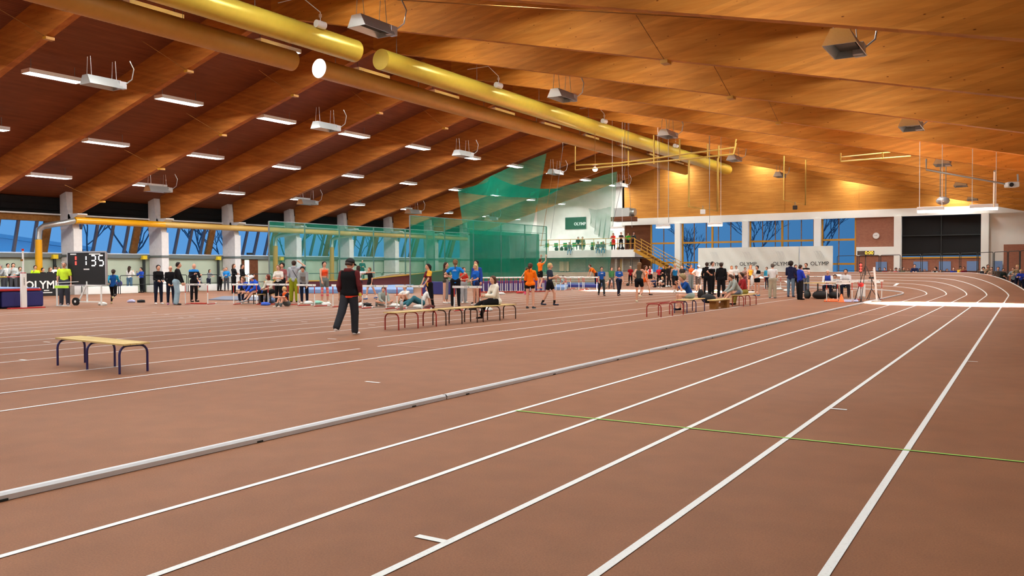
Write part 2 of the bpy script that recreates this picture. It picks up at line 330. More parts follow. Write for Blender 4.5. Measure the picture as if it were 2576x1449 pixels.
# ---- roof: soffit, beams
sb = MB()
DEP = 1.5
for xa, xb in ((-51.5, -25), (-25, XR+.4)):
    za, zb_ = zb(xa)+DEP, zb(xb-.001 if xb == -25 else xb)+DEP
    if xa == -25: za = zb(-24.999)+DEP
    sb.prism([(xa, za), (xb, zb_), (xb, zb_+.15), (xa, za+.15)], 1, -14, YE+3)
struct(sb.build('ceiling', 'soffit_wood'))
for k, Y in enumerate(BY):
    t = thing('roof_beam', 'orange glulam roof beam spanning the hall, %s from the far end wall' % ORD[len(BY)-1-k], 'beam', (-25, Y, 0), 0, 'glulam beams of the roof')
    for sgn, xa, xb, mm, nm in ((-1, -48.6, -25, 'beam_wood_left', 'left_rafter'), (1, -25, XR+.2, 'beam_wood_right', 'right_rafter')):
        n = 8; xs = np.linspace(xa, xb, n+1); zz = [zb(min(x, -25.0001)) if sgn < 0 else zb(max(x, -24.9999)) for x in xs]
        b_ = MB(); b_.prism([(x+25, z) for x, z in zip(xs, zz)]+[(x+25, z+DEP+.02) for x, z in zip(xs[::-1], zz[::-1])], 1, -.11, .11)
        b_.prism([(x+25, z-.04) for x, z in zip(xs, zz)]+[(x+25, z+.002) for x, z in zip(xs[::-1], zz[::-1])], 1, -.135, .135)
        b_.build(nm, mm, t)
# bays far end: last bay to the end wall gable
# ---- left wall: plinth wall, sill, raked windows, fascia, dark louvre band
struct(MB().lohi((-50.0, -14, 0), (-49.75, YE+2, 2.3)).build('wall_left', 'green_wall'))
t_ = MB().lohi((-49.76, -14, 2.22), (-49.55, YE+2, 2.46)).build('trim_1', 'grey_metal'); struct(t_)
struct(MB().prism([(-50.55, 2.44), (-49.55, 2.44), (-49.55, 2.49), (-50.55, 2.56)], 1, -14, YE+2).build('trim_2', 'white_metal'))
struct(MB().lohi((-50.1, -14, 4.38), (-49.7, YE+2, 4.78)).build('trim_3', 'frame_wood'))
struct(MB().lohi((-49.7, -14, 4.76), (-49.5, YE+2, 4.84)).build('trim_4', 'white_metal'))
lv = MB(); lv.lohi((-50.3, -14, 4.8), (-50.1, YE+2, 6.2))
for z in (5.1, 5.45, 5.8): lv.box((-50.05, 30, z), (.12, 88, .06))
struct(lv.build('trim_5', 'dark_gap'))
MW = (4.40-2.55)
wi = 0
for k in range(len(BY)):
    ya = BY[k]-5.93+.35 if k else -1; yb = BY[k]-.35
    wi += 1; t = thing('window_%d' % wi, None, None); struct(t)
    y0, y1 = BY[k]-5.93, BY[k]
    fr = MB()
    for j, f in enumerate((.2, .38, .56, .74)):
        y = y0+5.93*f; fr.cid += 1
        fr.add([(-49.95, y-.07, 4.4), (-49.95, y+.07, 4.4), (-49.78, y+.07, 4.4), (-49.78, y-.07, 4.4), (-50.6, y-.07, 2.5), (-50.6, y+.07, 2.5), (-50.4, y+.07, 2.5), (-50.4, y-.07, 2.5)], [(0, 1, 2, 3), (7, 6, 5, 4), (0, 3, 7, 4), (3, 2, 6, 7), (2, 1, 5, 6), (1, 0, 4, 5)])
    each(fr, 'mullion', 'mullion', t)
    f2 = MB(); y = y0+5.93*.82
    f2.add([(-49.97, y-.05, 4.4), (-49.97, y+.42, 4.4), (-49.8, y+.42, 4.4), (-49.8, y-.05, 4.4), (-50.62, y-.05, 2.5), (-50.62, y+.42, 2.5), (-50.42, y+.42, 2.5), (-50.42, y-.05, 2.5)], [(0, 1, 2, 3), (7, 6, 5, 4), (0, 3, 7, 4), (3, 2, 6, 7), (2, 1, 5, 6), (1, 0, 4, 5)])
    f2.build('wooden_post', 'frame_wood', t)
    MB().add([(-49.9, y0, 4.4), (-49.9, y1, 4.4), (-50.52, y1, 2.5), (-50.52, y0, 2.5)], [(0, 1, 2, 3)]).build('pane', 'glass', t)
# concrete columns
for k, Y in enumerate(BY):
    t = thing('concrete_column', 'pale concrete column at the left wall, %s from the far end' % ORD[len(BY)-1-k], 'column', (-49, Y-.0, 0), 0, 'concrete columns along the left wall')
    b_ = MB(); b_.lohi((-.62, -.26, 0), (.7, .26, 3.9)); b_.prism([(-.62, 3.9), (.7, 3.9), (.62, 4.35), (.15, 5.1), (.0, 6.2), (-.3, 6.5), (-.62, 6.2)], 1, -.3, .12)
    b_.build('shaft', 'concrete', t); MB().prism([(.2, 4.5), (.9, 4.58), (1.25, 4.75), (1.2, 4.82), (.5, 4.82), (.2, 4.8)], 1, -.3, .3).build('corbel', 'concrete', t)
    MB().prism([(.25, 4.8), (.5, 4.8), (.2, 5.6), (.1, 5.6)], 1, .12, .3).build('bearing_pad', 'cardboard', t)
    MB().lohi((-.66, -.3, 2.26), (.74, .3, 2.4)).build('band', 'grey_metal', t)
# ---- right and near walls (beside and behind the camera)
struct(MB().lohi((XR, -14, 0), (XR+.2, YE+2, 6.3)).build('wall_right', 'white_wall'))
g = MB(); g.add([(-52, -14, 0), (XR+.2, -14, 0), (XR+.2, -14, 6.3), (-25, -14, 12.8), (-52, -14, 5.3)], [(0, 1, 2, 3, 4)]); struct(g.build('wall_back', 'white_wall'))
# ---- far end wall
WX = [-27.55, -21.3, -15.2, -9.0, -2.87]       # pillar centres
ew = MB(); ew.k = 0
ew.lohi((-33.2, YE, 0), (XR, YE+.3, 1.0))                                   # plinth
struct(ew.build('wall_far', 'brick'))
gb = MB(); gb.add([(-33.2, YE-.1, 6.12), (XR+.2, YE-.1, 6.12), (XR+.2, YE-.1, 6.4), (-25, YE-.1, 12.9), (-33.2, YE-.1, 10.8)], [(0, 1, 2, 3, 4)])
gb.lohi((-33.2, YE-.16, 6.1), (XR, YE-.1, 6.3))
for x in (-30, -24, -18, -12, -6): gb.lohi((x, YE-.13, 6.3), (x+.04, YE-.1, 6.3+max(.3, (zb(x)+1.2-6.3))))
struct(gb.build('trim_6', 'gable_wood'))
struct(MB().lohi((-33.4, YE-.25, 5.5), (XR, YE+.2, 6.12)).build('trim_7', 'white_wall'))
for i, x in enumerate(WX):
    b_ = MB().lohi((-.26, -.45, 0), (.26, .25, 5.55)); o = b_.build('white_pillar', 'white_wall', loc=(x, YE, 0)); tag(o, ['white square pillar of the far wall right of the yellow staircase', 'white square pillar of the far wall between the two wide windows', 'white square pillar of the far wall left of the narrow window', 'white square pillar of the far wall just left of the big black opening', 'white square pillar of the far wall just right of the big black opening'][i], 'pillar', 'white pillars of the far wall')
struct(MB().lohi((-33.2, YE+.05, 1.0), (-30.35, YE+.2, 5.5)).build('wall_far_panel', 'dark_wood'))
def bigwin(n, xa, xb, za, zb_, vx, hz, dim=False):
    t = thing('window_%d' % n, None, None); struct(t); b_ = MB()
    for x in (xa+.04, xb-.04): b_.lohi((x-.06, YE+.02, za), (x+.06, YE+.16, zb_))
    for z in hz: b_.lohi((xa, YE-.02, z-.08), (xb, YE+.16, z+.08))
    for x in vx: b_.lohi((x-.08, YE+.0, za), (x+.08, YE+.16, zb_))
    b_.build('frame', 'frame_yellow', t); m2 = MB()
    n2 = max(2, int((xb-xa)/.95))
    for i in range(1, n2): x = xa+(xb-xa)*i/n2; m2.lohi((x-.03, YE+.06, za), (x+.03, YE+.14, zb_))
    each(m2, 'glazing_bar', 'frame_wood', t)
    MB().add([(xa, YE+.12, za), (xb, YE+.12, za), (xb, YE+.12, zb_), (xa, YE+.12, zb_)], [(0, 1, 2, 3)]).build('pane', 'glass', t)
bigwin(21, -30.35, -27.8, .9, 5.5, [], [3.72, 1.9]); bigwin(22, -27.25, -21.6, .9, 5.5, [-24.4], [3.72, 1.9])
bigwin(23, -21.0, -15.5, .9, 5.5, [-18.2], [3.72, 1.9]); bigwin(24, -14.9, -12.2, .9, 5.5, [], [3.72, 1.7])
struct(MB().lohi((-12.2, YE, 1.0), (-9.25, YE+.2, 5.5)).build('wall_far_brick', 'brick'))
struct(MB().lohi((-12.15, YE-.12, 2.36), (-9.25, YE+.05, 3.08)).build('trim_8', 'white_wall'))
t = thing('window_25', None, None); struct(t)
MB().lohi((-8.75, YE+.3, 2.3), (-3.13, YE+.35, 5.5)).build('opening', 'dark_gap', t)
b_ = MB()
for x in (-5.9,): b_.lohi((x-.03, YE+.15, 2.3), (x+.03, YE+.25, 5.5))
b_.lohi((-8.75, YE+.15, 3.9), (-3.13, YE+.25, 3.96)); b_.build('glazing_bar', 'steel_dark', t)
struct(MB().lohi((-8.75, YE-.02, 1.0), (-3.13, YE+.2, 2.1)).build('wall_far_parapet', 'brick'))
struct(MB().lohi((-8.75, YE-.12, 2.1), (-3.13, YE+.25, 2.22)).build('trim_9', 'rail_yellow'))
struct(MB().lohi((-2.6, YE, 1.0), (XR, YE+.2, 5.5)).build('wall_far_white', 'white_wall'))
struct(MB().lohi((-1.62, YE-.3, 0), (XR, YE-.02, 3.1)).build('wall_far_low', 'brick'))
# ---- far left corner: recessed white wall and block wall under the balcony
struct(MB().prism([(-52, 0), (-33, 0), (-33, 10.8), (-52, 5.7)], 1, YE+2, YE+2.2).build('wall_corner', 'white_wall'))
struct(MB().prism([(-49.7, 0), (-31.2, 0), (-31.2, 2.4), (-49.7, 2.4)], 1, 73.2, 73.4).build('wall_block', 'block'))
struct(MB().lohi((-33.3, 72.4, 0), (-33.1, YE+2, 2.4)).build('wall_corner_side', 'block'))
struct(MB().prism([(-33.2, 0), (-33.0, 0), (-33.0, 10.8), (-33.2, 10.8)], 1, YE-.1, YE+2).build('wall_return', 'white_wall'))
# ================================================================ LIGHTS OF THE HALL
# fluorescent luminaires: white tray, louvred luminous panel facing down, two hangers
LAMP_W = 122
def make_lamp():
    t = thing('fluorescent_light', '', 'lamp', (0, 0, 0)); b_ = MB()
    b_.lohi((-.30, -1.1, .0), (-.28, 1.1, .13)); b_.lohi((.28, -1.1, .0), (.30, 1.1, .13)); b_.lohi((-.3, -1.12, .0), (.3, -1.1, .13)); b_.lohi((-.3, 1.1, .0), (.3, 1.12, .13)); b_.lohi((-.3, -1.12, .13), (.3, 1.12, .16))
    tr_ = b_.build('tray', 'white', t); MB().lohi((-.26, -1.06, .06), (.26, 1.06, .08)).build('luminous_panel', 'lamp_on', tr_)
    ld = bpy.data.lights.new('fluorescent_tubes', 'AREA'); ld.shape = 'RECTANGLE'; ld.size = .5; ld.size_y = 2.1; ld.energy = LAMP_W; ld.spread = math.radians(180); ld.color = (1, .97, .92)
    lo = bpy.data.objects.new('light_source', ld); COL.objects.link(lo); lo.parent = t; lo.location = (0, 0, .055)
    for sg in (1, -1):  # two tilted fill lights added inside the tray to brighten the beam faces
        le = bpy.data.lights.new('beam_fill', 'AREA'); le.shape = 'RECTANGLE'; le.size = .46; le.size_y = .14; le.energy = LAMP_W*.62; le.color = (1, .97, .92)
        lo = bpy.data.objects.new('fill_light', le); COL.objects.link(lo); lo.parent = t; lo.location = (0, sg*.5, .075); lo.rotation_euler = (sg*math.radians(58), 0, 0)
    h = MB(); h.tube([(0, -.9, .15), (0, -.9, .6)], .012, 5); h.tube([(0, .9, .15), (0, .9, .6)], .012, 5); each(h, 'hanger', 'grey_metal', t)
    return t
rows = [(-44.8, 6.45, 'row nearest the column wall'), (-39.6, 7.80, 'second row from the column wall'), (-33.8, 9.28, 'third row from the column wall'), (-27.3, 10.86, 'row beside the brown duct near the ridge'),
        (-19.7, 11.2, 'row just right of the ridge'), (-12.2, 9.45, 'middle row of the right roof slope'), (-4.8, 7.7, 'row low on the right roof slope')]
L0 = None
for (X, z, nm) in rows:
    for k in range(-5, 9):
        Y = 25.2+5.93*k
        if Y > 73: continue
        lb = '%s ceiling light from the far end, %s' % (ORD[8-k].capitalize(), nm)
        if L0 is None: L0 = make_lamp(); L0.location = (X, Y, z); L0['label'] = lb; L0['group'] = 'fluorescent lights under the roof'; o = L0
        else: o = dup(L0, (X, Y, z), 0, lb)
# hanging lamps over the two finish lines: reflector trough on cords, beams aimed straight down
def hang_lamp(p, L_, ztop, lb, W):
    t = thing('finish_light', lb, 'lamp', p, 0, 'low hanging lights over the finish lines'); b_ = MB()
    b_.lohi((-L_/2, -.14, .05), (L_/2, .14, .2)); b_.build('trough', 'white', t, bevel=.02)
    MB().lohi((-L_/2+.02, -.135, -.02), (L_/2-.02, .135, .05)).build('luminous_panel', 'lamp_hang', t)
    h = MB()
    for x in (-L_/2+.08, L_/2-.08): h.tube([(x, 0, .2), (x, 0, ztop-p[2])], .012, 5)
    each(h, 'hanging_cord', 'white', t)
    ld = bpy.data.lights.new('finish_light', 'AREA'); ld.shape = 'RECTANGLE'; ld.size = L_*1.3; ld.size_y = .3; ld.energy = W; ld.spread = math.radians(58); ld.color = (1, .98, .95)
    lo = bpy.data.objects.new('beam_light', ld); COL.objects.link(lo); lo.parent = t; lo.location = (0, 0, -.05)
for (u, v), lb in (((2475, 527), 'bright low hanging trough light over the finish line, the nearer right-hand one of two'), ((2341, 533), 'bright low hanging trough light over the finish line in front of the black opening')):
    p = at(u, v, 1, 36.6); hang_lamp(p, .95, zb(p.x)+1.5, lb, 9000)
for (u, v), lb in (((1553, 578), 'bright low hanging trough light above the balcony end'), ((1668, 573), 'bright low hanging trough light in front of the leftmost blue window'), ((1799, 568), 'bright low hanging trough light in front of the first wide window')):
    p = at(u, v, 1, 49); hang_lamp(p, .85, zb(p.x)+1.5, lb, 4000)
# round lamp under the yellow rod frame and small white cylinder lamps by the duct
def spot_lamp(p, top, lb, r=.14):
    t = thing('spot_lamp', lb, 'lamp', p, 0, 'small round spot lamps'); MB().blob((0, 0, 0), (r, r, r*.9), n=12).build('bulb', 'lamp_hang', t); MB().tube([(0, 0, r*.7), (0, 0, top-p.z)], .02, 6).build('stem', 'frame_wood', t)
spot_lamp(at(1497, 426, 1, 45.5), 10.2, 'round lit globe lamp at the left end of the yellow rod frame', .15)
for i, (u, v) in enumerate([(806, 62), (1254, 215), (1520, 305), (1700, 367)]):
    p = at(u, v, 0, -22.0); t = thing('cylinder_lamp', 'small white cylinder lamp hanging beside the front yellow duct, the %s one from the camera' % ORD[i], 'lamp', p, 0, 'white cylinder lamps beside the front duct')
    MB().tube([(-.02, -.2, 0), (.02, .2, 0)], .14, 14).build('housing', 'white', t); MB().tube([(0, 0, .1), (0, 0, .45), (-.0, -.9, .75), (-1.2, -.9, .75)], .018, 5).build('bracket', 'white_metal', t); MB().box((0, 0, .32), (.08, .08, .12)).build('junction', 'cardboard', t)
# grey radiant heaters on chains
def make_heater():
    t = thing('radiant_heater', '', 'heater'); b_ = MB()
    b_.prism([(-.34, 0), (-.17, .34), (.17, .34), (.34, 0), (.32, 0), (.16, .32), (-.16, .32), (-.32, 0)], 1, -.65, .65)
    b_.prism([(-.34, 0), (-.17, .34), (.17, .34), (.34, 0)], 1, -.67, -.65); b_.prism([(-.34, 0), (-.17, .34), (.17, .34), (.34, 0)], 1, .65, .67)
    b_.build('hood', 'galv', t); MB().lohi((-.2, -.6, .14), (.2, .6, .2)).build('burner', 'steel_dark', t); m2 = MB(); m2.lohi((.05, .55, .30), (.28, .85, .02)); m2.build('gas_unit', 'aluminium', t, bevel=.02)
    h = MB()
    for y in (-.5, .5):
        for x in (-.15, .15): h.tube([(x, y, .34), (x*.6, y, 1.05)], .012, 4)
    h.tube([(.25, .8, .2), (.45, .95, .4), (.5, 1.0, .8), (.4, .9, 1.1)], .022, 6); each(h, 'hanging_chain', 'galv', t); return t
hp = []
for X, z, nm in ((-43.3, 6.0, 'near the columns'), (-29.9, 8.4, 'left of the ridge'), (-16.5, 8.45, 'right of the ridge'), (-3.35, 6.05, 'low on the right slope')):
    for i, Y in enumerate((18.9, 30.7, 42.6, 54.5, 66.3)): hp.append(((X, Y, z), 'grey hooded heater on chains %s, %s from the camera' % (nm, ORD[i])))
Ht = None
for p, lb in hp:
    if Ht is None: Ht = make_heater(); Ht.location = p; Ht['label'] = lb; Ht['group'] = 'radiant heaters hung under the roof'
    else: dup(Ht, p, 0, lb)
# ---- air ducts along the ridge
def duct(x, z, r, ya, yb, mt, lb, ribs, capm, nd=1):
    t = thing('air_duct', lb, 'duct', (x, ya, z), 0, 'big round air ducts under the ridge'); n = int((yb-ya)/.16); pts, rs = [], []
    for i in range(n*2): pts.append((0, (yb-ya)*i/(n*2-1), 0)); rs.append(r*(1.0 if i % 2 == 0 or not ribs else .985))
    b_ = MB(); b_.tube(pts, rs, 28, cap=False); b_.build('tube', mt, t)
    c = MB()
    for y in (0, yb-ya): c.tube([(0, y-.01, 0), (0, y+.01, 0)], r*.99, 28)
    each(c, 'end_cap', capm, t); j = MB()
    y = 2.6
    while y < yb-ya-1: j.tube([(0, y-.05, 0), (0, y+.05, 0)], r*1.02, 28, cap=False); y += 5.93
    each(j, 'joint_band', mt, t)
    h = MB(); y = 1
    while y < yb-ya: h.tube([(0, y, r*.9), (0, y, r+1.2)], .012, 4); y += 5.93
    each(h, 'hanging_rod', 'grey_metal', t)
p0, p1 = at(958, 145, 0, -22.4), at(1900, 440, 0, -22.4)
duct(-22.4, 9.95, .43, p0.y, 80*.9, 'duct_yellow', 'long shiny yellow round duct running under the ridge towards the far wall', True, 'duct_yellow')
p = at(893, 119, 0, -22.4); duct(-22.4, 9.95, .43, -5, p.y, 'duct_yellow', 'shiny yellow round duct ending at the top centre of the picture', True, 'duct_yellow')
p = at(803, 172, 0, -26.2); z2 = p.z; duct(-26.2, z2, .42, p.y, 72, 'duct_ochre', 'dull ochre round duct with a white end cap, left of the shiny yellow one', True, 'white')
p = at(735, 147, 0, -26.2); duct(-26.2, z2, .42, -5, p.y, 'duct_ochre', 'dull ochre round duct crossing the top left corner of the picture', True, 'duct_ochre')
# ---- yellow heating pipe on the columns and silver branches
def pipe(name, lb, pts, r, mt, cat='pipe', group=None, n=12):
    o = MB().tube(pts, r, n).build(name, mt); return tag(o, lb, cat, group)
py = 4.4
g_ = 'lengths of the yellow heating pipe on the columns'
pipe('heating_pipe', 'glossy bright yellow pipe length across the two leftmost visible columns', [(-48.0, 28.5, py), (-48.0, 34.5, py)], .2, 'pipe_yellow', group=g_)
pipe('heating_pipe', 'dull tan yellow pipe length running right from the bright yellow one', [(-48.0, 34.5, py), (-48.0, 52, py)], .2, 'pipe_tan', group=g_)
pipe('heating_pipe', 'far dull yellow pipe length seen through the green netting', [(-48.0, 52, py), (-48.0, 69, py)], .19, 'duct_ochre', group=g_)
for i, Y in enumerate((28.5, 46.5, 52.6)):
    t = thing('branch_pipe', ['silver branch pipe bending down into a yellow post beside the leftmost column', 'silver branch pipe behind the netting, above the man in the grey hoodie', 'silver branch pipe behind the netting, above the girl in the orange top'][i], 'pipe', (-48, Y, 0), 0, 'silver branch pipes dropping from the heating pipe')
    MB().tube([(0, 0, 4.4), (-.1, -.5, 4.25), (-.9, -1.3, 4.05), (-1.1, -1.5, 3.85), (-1.1, -1.55, 3.25)], .17, 12).build('elbow', 'galv', t)
    MB().tube([(-1.1, -1.55, 0), (-1.1, -1.55, 3.25)], .19, 12).build('post', 'pipe_yellow' if i == 0 else 'frame_yellow', t)
for i, Y in enumerate([BY[k]-.75 for k in (5, 6, 7, 8)]):
    t = thing('rain_pipe', 'dark vertical downpipe with a yellow head beside the %s visible column' % ORD[i], 'pipe', (-49.5, Y, 0), 0, 'downpipes by the columns'); MB().tube([(0, 0, 0), (0, 0, 2.2)], .09, 10).build('tube', 'steel_dark', t); MB().box((0, 0, 2.27), (.3, .3, .25)).build('head', 'yellow', t)
# ---- yellow rod frames hanging in the roof
def rods(name, lb, segs, r, mt, cat, group=None):
    b_ = MB()
    for s in segs: b_.tube(s, r, 6)
    return tag(b_.build(name, mt), lb, cat, group)
Yr = 45.
def P(u, v, Y=Yr): return at(u, v, 1, Y)
segs = [[P(1447, 368), P(1447, 428), P(1845, 388)], [P(1447, 416), P(1560, 410), P(1848, 371), P(1852, 350)], [P(1581, 380), P(1581, 418)], [P(1645, 340), P(1645, 412)], [P(1710, 350), P(1710, 405)], [P(1780, 362), P(1780, 398)], [P(1852, 360), P(1845, 388)], [P(1808, 366), P(1808, 398)]]
rods('rod_frame', 'long thin yellow rod frame hanging across the roof below the ducts', segs, .045, 'rod_yellow', 'frame')
rods('hanging_goal', 'yellow rod frame shaped like a goal hanging below the ridge', [[P(1733, 403), P(1733, 520), P(1805, 531), P(1806, 398)]], .055, 'rod_yellow', 'frame')
rods('hanging_goal', 'thin yellow U shaped rod frame hanging to the right of the ducts', [[P(1972, 392, 55), P(1971, 503, 55), P(2026, 516, 55), P(2027, 402, 55)]], .04, 'rod_yellow', 'frame')
rods('rod_frame', 'flat yellow rod bracket under the right roof slope', [[P(2115, 385, 40), P(2115, 406, 40), P(2290, 393, 44)], [P(2116, 395, 40), P(2238, 383, 44)], [P(2220, 384, 42), P(2221, 397, 42)]], .035, 'rod_yellow', 'frame')
rods('lamp_rail', 'long thin grey pole with drop arms under the right roof slope', [[P(2330, 400, 30), P(2330, 427, 30), P(2530, 463, 30)], [P(2502, 430, 30), P(2500, 520, 33)], [P(2560, 438, 30), P(2561, 456, 30)]], .03, 'galv', 'rail')
t = thing('projector', 'small white camera box at the right end of the grey pole', 'camera', P(2545, 465, 30)); MB().box((0, 0, 0), (.34, .3, .16), .4).build('housing', 'white', t, bevel=.03); MB().tube([(0, -.15, 0), (0, -.24, -.02)], .06, 10).build('lens', 'black', t)
t = thing('hanging_speaker', 'grey speaker on a long double cable in front of the far wall', 'speaker', P(2372, 505, 45)); MB().blob((0, 0, 0), (.3, .25, .2), n=12).build('body', 'aluminium', t); each(MB().tube([(-.12, 0, .1), (-.12, 0, 1.9)], .02, 4).tube([(.12, 0, .1), (.12, 0, 1.9)], .02, 4), 'cable', 'grey_metal', t); MB().box((0, 0, 1.95), (.5, .3, .1)).build('bracket', 'grey_metal', t)
for i, (u, v, Y) in enumerate(((1768, 533, 45), (2000, 522, 55))):
    t = thing('loudspeaker', ['small white loudspeaker under the hanging yellow goal frame', 'small dark spotlight under the thin yellow U shaped frame'][i], 'speaker', P(u, v, Y)); MB().box((0, 0, 0), (.28, .25, .26), .3).build('housing', ['white', 'black'][i], t, bevel=.03); MB().tube([(0, 0, .1), (0, 0, .35)], .02, 5).build('stem', 'grey_metal', t)
# cables and ropes strung in the roof
for i, (a, b, lb) in enumerate(((P(1000, 0, 20), P(2010, 59, 20), 'thin pale conduit running along the underside of the nearest beams'), (P(1392, 420, 46), P(1360, 620, 46), 'pair of thin ropes beside the green curtain net'))):
    rods('cable', lb, [[a, b]], .014, 'frame_wood', 'cable')
for i, (u0, v0, u1, v1, Y) in enumerate(((1572, 425, 1540, 570, 48), (1580, 425, 1590, 572, 48), (1659, 348, 1658, 525, 48), (1682, 350, 1682, 560, 48), (1784, 366, 1785, 560, 48), (1416, 370, 1385, 600, 50))):
    rods('rope', 'thin grey rope hanging in the hall, the %s one from the left of six' % ORD[[1, 2, 3, 4, 5, 0][i]], [[Vector((P(u0, v0, Y).x, Y, zb(P(u0, v0, Y).x)+1.5)), P(u0, v0, Y), P(u1, v1, Y)]], .012, 'grey_metal', 'rope', 'thin ropes hanging from the roof')
# small junction boxes on the beams with wires
jb = [(122, 68), (475, 172), (741, 236), (560, 282), (405, 357), (255, 425), (955, 287), (1120, 312), (1675, 146), (1840, 238), (1960, 305)]
for i, (u, v) in enumerate(jb):
    pl = at(u, v, 2, 9.0); k = None
    pp = min((at(u, v, 1, Y) for Y in BY if Y > 5), key=lambda q: abs(q.z-zb(q.x)))
    t = thing('cable_clip', 'small ochre junction box under a roof beam, %s from the left' % ORD[sorted(jb).index((u, v))], 'box', (pp.x, pp.y, zb(pp.x)-.06), 0, 'junction boxes under the beams')
    MB().box((0, 0, -.04), (.22, .32, .1)).build('housing', 'frame_yellow', t); MB().tube([(0, -.1, 0), (.02, -2.2, .75)], .012, 4).build('wire', 'frame_wood', t)
# ---- silver ventilation box in the corner
t = thing('ventilation_box', 'silver ventilation box hanging above the end of the balcony', 'vent', P(1570, 535, 71)); MB().box((0, 0, 0), (1.5, 1.2, .8)).build('casing', 'galv', t); MB().tube([(.75, 0, .0), (1.1, 0, -.0)], .35, 14).build('spout', 'galv', t); MB().box((0, 0, -.6), (2.0, 1.5, .4)).build('shelf', 'dark_wood', t)
# ================================================================ THINGS ON AND AROUND THE TRACK
def U(b, a, c, h, r, bend=.12):   # inverted-U tube from foot a to foot c
    a, c = Vector(a), Vector(c); d = (c-a).normalized(); z = Vector((0, 0, 1)); pts = [a, a+z*(h-bend)]
    for k in range(1, 5): t = PI/2*k/4; pts.append(a+z*(h-bend)+z*bend*math.sin(t)+d*bend*(1-math.cos(t)))
    pts += [q+0*z for q in [c+z*(h-bend)+z*bend*math.sin(t)-d*bend*(1-math.cos(t)) for t in [PI/2*k/4 for k in (4, 3, 2, 1)]]]+[c+z*(h-bend), c]
    b.tube(pts, r, 8)
def bench(lb, p, q, wdir, W, h, legm, nU=3, seat=True, over=.12):
    p, q = Vector(p), Vector(q); L_ = (q-p).length; d = (q-p).normalized(); wd = Vector(wdir).normalized()
    t = thing('bench', lb, 'bench', p, 0, 'narrow benches with bent tube legs'); b_ = MB()
    for i in range(nU): o = d*(L_*i/(nU-1)); U(b_, o, o+wd*W, h-.035, .017)
    each(b_, 'leg_frame', legm, t)
    Mx = Matrix((d, wd, Vector((0, 0, 1)))).transposed()
    if seat:
        s_ = MB(); n = 4; sw = W*.96/n-.01
        for k in range(n): c = d*(L_/2)+wd*(W*.02+(k+.5)*W*.96/n)+Vector((0, 0, h-.012)); s_.box(c, (L_+2*over, sw, .024), M=Mx)
        s_.build('seat', 'plank_wood', t)
    else: each(MB().tube([Vector((0, 0, h-.03)), d*L_+Vector((0, 0, h-.03))], .015, 6).tube([wd*W+Vector((0, 0, h-.03)), wd*W+d*L_+Vector((0, 0, h-.03))], .015, 6), 'rail', legm, t)
    return t
bench('slatted wooden bench with dark purple tube legs, alone in the left foreground', fl(145.3, 919.4), fl(301, 941.7), (0, 1, 0), .44, .43, 'leg_purple', over=.1)
bench('slatted bench with red tube legs and a grey bottle on it', fl(969, 829.5), (-13.21, 17.02, 0), (1, 0, 0), .42, .43, 'leg_red', over=.08)
bench('slatted bench with dark brown tube legs, middle one of the row of three', (-13.2, 17.42, 0), (-13.16, 18.8, 0), (1, 0, 0), .42, .43, 'leg_brown', over=.04)
bench('slatted bench with dark brown tube legs under the girl in the cream hoodie', (-13.1, 19.0, 0), (-13.1, 20.7, 0), (1, 0, 0), .42, .43, 'leg_brown', over=.08)
bench('bare red tube bench frame without a seat', (-9.66, 23.25, 0), (-9.6, 24.95, 0), (1, 0, 0), .45, .43, 'leg_red', seat=False)
bench('slatted bench with dark purple tube legs under the boy in the blue shirt', (-9.72, 25.7, 0), (-9.72, 27.4, 0), (1, 0, 0), .42, .43, 'leg_purple')
bench('slatted bench with red tube legs under the person in the grey hoodie', (-9.5, 31.2, 0), (-9.5, 32.9, 0), (1, 0, 0), .42, .43, 'leg_red')
p = Vector((-9.45, 29.2, 0)); t = thing('gymnastics_bench', 'low solid wooden gymnastics bench between the two tube-legged benches', 'bench', p, PI/2-.03)
MB().box((.3, 0, .31), (1.75, .3, .04)).build('seat', 'plank_wood', t)
for x in (-.3, .85): MB().prism([(-.12, 0), (.12, 0), (.13, .29), (-.13, .29)], 0, x-.13, x+.13).build('leg', 'frame_wood', t)
MB().box((.3, 0, .12), (1.1, .05, .14)).build('stretcher', 'frame_wood', t)
# bottles
def bottle(lb, p, h, mt, r=.035):
    t = thing('water_bottle', lb, 'bottle', p); MB().lathe((0, 0, 0), [(0, 0), (r, 0), (r, h*.7), (r*.5, h*.84), (r*.5, h*.88)], 14).build('body', mt, t); MB().lathe((0, 0, h*.87), [(0, 0), (r*.6, 0), (r*.6, h*.12), (0, h*.13)], 12).build('cap', mt, t); return t
bottle('tall pale grey bottle standing on the red-legged bench', at(1010, 780, 2, .432), .27, 'aluminium', .045)
bottle('blue-grey bottle standing on the track beside the seated person in the patterned hoodie', fl(947, 771), .3, 'grey_plastic', .045)
